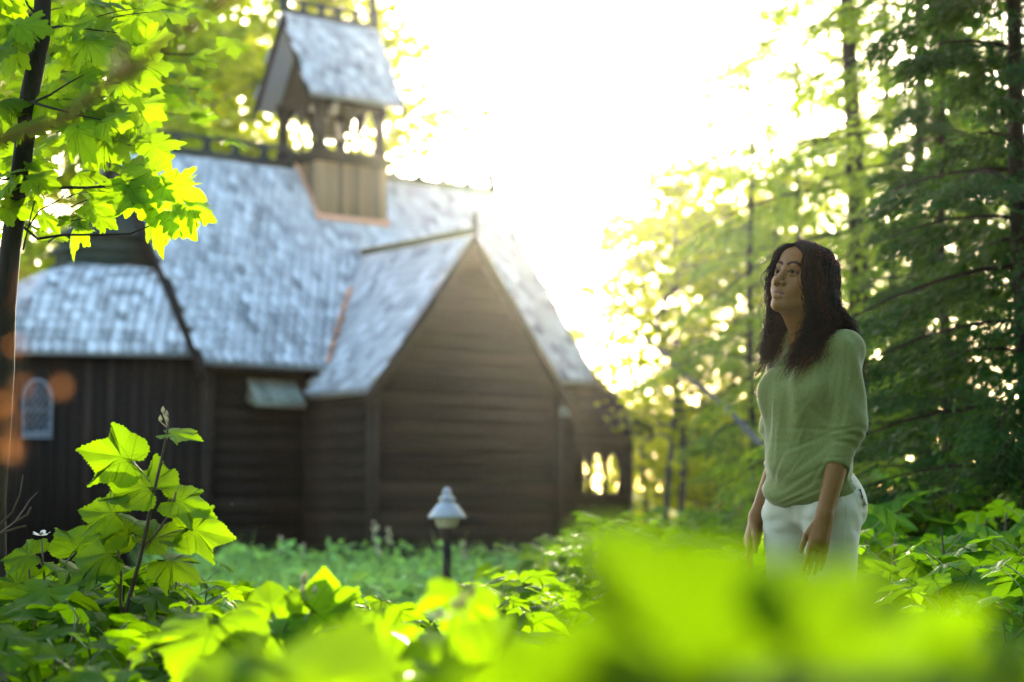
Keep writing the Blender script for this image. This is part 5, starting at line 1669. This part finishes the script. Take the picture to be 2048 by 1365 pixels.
# ---- trousers
tf = Field(axis((-.22, .22, .0045)), axis((-.20, .20, .0045)), axis((.06, .80, .009), (.80, 1.0, .0045)))
T = tf
T.ell((0, .008, .915), (.148, .108, .085), .03)
T.ell((0, .01, .86), (.160, .112, .095), .03)
for s_ in (-1, 1):
    T.ell((s_ * .075, .055, .845), (.088, .080, .095), .03)
    T.cone((s_ * .083, .0, .82), (s_ * .088, -.005, .49), .093, .062, .012)
    T.cone((s_ * .088, -.005, .49), (s_ * .087, .02, .08), .060, .044, .012)
    T.cone((s_ * .02, -.12, .86), (s_ * .075, -.10, .80), .004, .004, .012, 'cut')
T.cone((0, -.105, .83), (0, -.085, .70), .010, .012, .02, 'cut')
T.cone((.155, -.02, .80), (.10, .10, .775), .005, .005, .01, 'cut')
V, Q = tf.mesh(); V = smooth_mesh(V, Q, 2, .5); n_ = vnormals(V, Q)
x, y, z = V.T
wv = np.sin(x * 30 + z * 14) + np.sin(y * 26 - z * 17)
fold = .0022 * np.sin(z * 95 + y * 40 + wv * 1.6) * np.exp(-((z - .785) / .035) ** 2) + .0016 * np.sin(z * 150 + x * 50 + wv) * np.exp(-((z - .765) / .02) ** 2)
fold += .0018 * np.sin(z * 60 - np.abs(x) * 70 + wv) * (y < -.03)
fold += .0020 * np.exp(-((y - .035 + (z - .85) * .3) / .004) ** 2) * (x > .08) * (z > .77)
fold += .0018 * np.sin(z * 230) * np.exp(-((y - .052 + (z - .85) * .3) / .014) ** 2) * (x > .06) * (z > .79) * (z < .92)
V = V + n_ * fold[:, None]
M['denim'] = clothmat("white_cotton_twill", (.46, .43, .33), 420, (1, 1, .5), .06, .05)
from_field(V + np.array([0, 0, WZ]), Q, "trousers", M['denim'], WOM)
zp = MB()
c0 = Vector((.158, .052, .895 + WZ)); c1 = Vector((.165, .056, .868 + WZ)); c2 = Vector((.168, .062, .846 + WZ))
zp.tube([c0, c1], [.0032, .0026], 6); zp.build("zip_slider", plain("black_metal", (.01, .01, .01), .4), WOM)
zp = MB(); zp.hull8([c1 + Vector((-.004, -.003, 0)), c1 + Vector((.004, .003, 0)), c1 + Vector((.005, .001, 0)), c1 + Vector((-.003, -.005, 0))], [c2 + Vector((-.006, -.004, 0)), c2 + Vector((.006, .004, 0)), c2 + Vector((.007, .001, 0)), c2 + Vector((-.004, -.007, 0))]); zp.build("zip_pull", plain("tan_leather", (.34, .27, .17), .6), WOM)
sh_ = MB()
for s_ in (-1, 1):
    sh_.box((s_ * .095, -.04, .012 + WZ), (.085, .25, .022))
sh_.build("shoe_sole", plain("tan_sole", (.2, .15, .1), .8), WOM)

# ---- hair
hf = Field(axis((-.19, .19, .0035)), axis((-.21, .24, .0035)), axis((1.24, 1.68, .0035)))
T = hf
hell(T, (0, .020, .038), (.075, .094, .084), .02)
for s_ in (-1, 1):
    hell(T, (s_ * .042, -.040, .052), (.038, .032, .040), .02)
T.cone((.070, -.015, 1.57), (.080, .000, 1.44), .024, .034, .03); T.cone((.080, .0, 1.44), (.070, -.045, 1.34), .034, .020, .03); T.cone((.070, -.045, 1.34), (.056, -.10, 1.29), .018, .007, .03)
T.cone((0, .045, 1.52), (.020, .058, 1.38), .074, .044, .04); T.cone((.03, .062, 1.40), (.070, .080, 1.32), .032, .010, .03)
T.cone((-.070, -.012, 1.57), (-.084, -.035, 1.46), .022, .026, .03); T.cone((-.084, -.035, 1.46), (-.090, -.080, 1.38), .024, .014, .02); T.cone((-.090, -.080, 1.38), (-.094, -.10, 1.33), .012, .005, .02)
hell(T, (-.006, -.112, -.018), (.062, .080, .096), .012, 'cut')
hell(T, (0, -.100, -.10), (.050, .085, .075), .012, 'cut')
V, Q = hf.mesh(); V = smooth_mesh(V, Q, 2, .5); n_ = vnormals(V, Q)
x, y, z = V.T
a = np.arctan2(x, y + .02)
V = V + n_ * (.0022 * np.sin(a * 60 + np.sin(z * 40) * 1.3) + .0016 * np.sin(a * 130 + np.sin(z * 55) * 2 + 1))[:, None]


def hairmat(name, k):
    m, nt, out = newmat(name)
    t = attr(nt, "tint").outputs["Fac"]
    c = ramp(nt, t, [(.2, (.004, .003, .0026)), (.6, (.008, .0055, .005)), (.9, (.018, .010, .008))])
    p = N(nt, "ShaderNodeBsdfPrincipled", {"Base Color": c, "Roughness": .55, "Specular IOR Level": .05})
    tr = N(nt, "ShaderNodeBsdfTranslucent", {"Color": (.34, .10, .045, 1)})
    mx = N(nt, "ShaderNodeMixShader", {0: k, 1: p.outputs[0], 2: tr.outputs[0]})
    nt.links.new(mx.outputs[0], out.inputs[0]); return m


M['hair'], M['lock'], M['fly'] = hairmat("dark_hair", 0.0), hairmat("dark_hair_strand", .004), hairmat("sunlit_fine_hair", .32)
hair = from_field(V + np.array([0, 0, WZ]), Q, "hair", M['hair'], WOM)
R.seed(55)
st = MB()


def catmull(P, n):
    P = [P[0] * 2 - P[1]] + P + [P[-1] * 2 - P[-2]]
    out = []
    for i in range(1, len(P) - 2):
        for k in range(n):
            t = k / n
            out.append(.5 * ((2 * P[i]) + (P[i + 1] - P[i - 1]) * t + (2 * P[i - 1] - 5 * P[i] + 4 * P[i + 1] - P[i + 2]) * t * t + (3 * P[i] - P[i - 1] - 3 * P[i + 1] + P[i + 2]) * t ** 3))
    return out + [P[-2]]


HV = lambda x, y, z: Vector(hd_(x, y, z))
# guide locks from the parting: (root, temple, jaw, shoulder, end) for q = front .. back, near (+1) and far (-1) side
GUIDE = {1: [[HV(.012, -.086, .088), HV(.062, -.078, .062), HV(.080, -.058, -.030), Vector((.078, -.078, 1.39)), Vector((.030, -.160, 1.250))],
             [HV(.012, -.040, .116), HV(.070, -.045, .084), HV(.090, -.020, -.03), Vector((.104, -.040, 1.385)), Vector((.078, -.130, 1.25))],
             [HV(.010, .020, .125), HV(.074, .035, .090), HV(.094, .050, -.03), Vector((.112, .050, 1.39)), Vector((.125, .045, 1.29))],
             [HV(.005, .075, .116), HV(.046, .108, .070), HV(.058, .122, -.03), Vector((.080, .115, 1.37)), Vector((.125, .125, 1.20))]],
         -1: [[HV(.010, -.086, .088), HV(-.050, -.083, .062), HV(-.074, -.066, -.02), Vector((-.082, -.080, 1.42)), Vector((-.082, -.128, 1.29))],
              [HV(.010, -.040, .116), HV(-.068, -.040, .084), HV(-.088, -.020, -.03), Vector((-.102, -.045, 1.41)), Vector((-.108, -.108, 1.265))],
              [HV(.008, .020, .125), HV(-.073, .035, .090), HV(-.090, .050, -.03), Vector((-.100, .035, 1.41)), Vector((-.112, .00, 1.30))],
              [HV(.003, .075, .116), HV(-.040, .108, .070), HV(-.048, .122, -.03), Vector((-.045, .118, 1.40)), Vector((-.050, .115, 1.30))]]}
for side, G in GUIDE.items():
    for i in range(1900 if side > 0 else 1300):
        q = R.random() * 2.999; a = int(q); f = q - a
        ctl = [G[a][k].lerp(G[a + 1][k], f) for k in range(5)]
        depth = R.random()
        cen = [Vector(HC) + Vector((0, .02, .03)), Vector(HC) + Vector((0, .02, .03)), Vector((0, .02, ctl[2].z)), Vector((0, 0, ctl[3].z)), Vector((0, -.02, ctl[4].z))]
        for k in range(5): ctl[k] = ctl[k] + (cen[k] - ctl[k]) * (.10 * depth * (k > 0)) + jv(.0015 + .0034 * k)
        cut = R.choice((R.uniform(.35, .9), R.uniform(.7, 1.12)))
        ctl[4] = ctl[3].lerp(ctl[4], cut)
        P = catmull(ctl, 12)
        ph, ph2, am, fr_ = R.uniform(0, 6.28), R.uniform(0, 6.28), R.uniform(.5, 1.5), R.uniform(1.0, 1.6)
        for k in range(len(P)):
            t = k / len(P); w_ = .0175 * am * max(0, (t - .18)) ** 1.1
            P[k] = P[k] + Vector((math.sin(k * fr_ * .62 + ph), math.cos(k * fr_ * .55 + ph2), .5 * math.sin(k * fr_ * .5 + ph2))) * w_
        r0 = R.uniform(.0007, .0015)
        st.tube([p + Vector((0, 0, WZ)) for p in P], [r0 * (1 - .75 * (k / len(P)) ** 2) for k in range(len(P))], 4, R.random(), cap=False)
st.build("hair_strands", M['lock'], hair)
st = MB()
# loose fine hairs round the outline
for i in range(1700):
    side = R.choice((-1, 1)); G = GUIDE[side]
    q = .8 + R.random() * 2.199; a = int(q); f = q - a
    ctl = [G[a][k].lerp(G[a + 1][k], f) for k in range(5)]
    k0 = R.choice((0, 1, 1, 2, 2, 3)); t = R.random()
    p = ctl[k0].lerp(ctl[min(4, k0 + 1)], t) + jv(.006)
    o = (p - Vector((0, .02, p.z - .02))).normalized()
    d = (ctl[min(4, k0 + 1)] - ctl[k0]).normalized()
    L = R.uniform(.02, .06)
    P = [p + d * L * s - o * .004 + o * L * R.uniform(.1, .65) * s * s + jv(.0016) for s in (0, .2, .4, .6, .8, 1)]
    st.tube([p + Vector((0, 0, WZ)) for p in P], [.0007, .0007, .0006, .0006, .0005, .0003], 3, .95, cap=False)
st.build("loose_hairs", M['fly'], hair)
#WOMAN_END

# ------------------------------------------------------------------ thin volume added to imitate lens glare round the sun
hz, nt, out = newmat("sunlit_air")
pv = N(nt, "ShaderNodeVolumePrincipled", {"Color": (1.0, .95, .84, 1), "Density": 0.000095, "Anisotropy": 0.93})
nt.links.new(pv.outputs[0], out.inputs["Volume"])
hb = MB(); hb.box((0, 32, 6.5), (90, 76, 16.6))
tag(hb.build("haze", hz), kind='stuff')

for lst, us in ((PRO + PROD, used), (BT + ST + SH + CT + CD, used_tree)):
    for p in lst:
        if p.name not in us:
            for ch in list(p.children): bpy.data.objects.remove(ch)
            bpy.data.objects.remove(p)
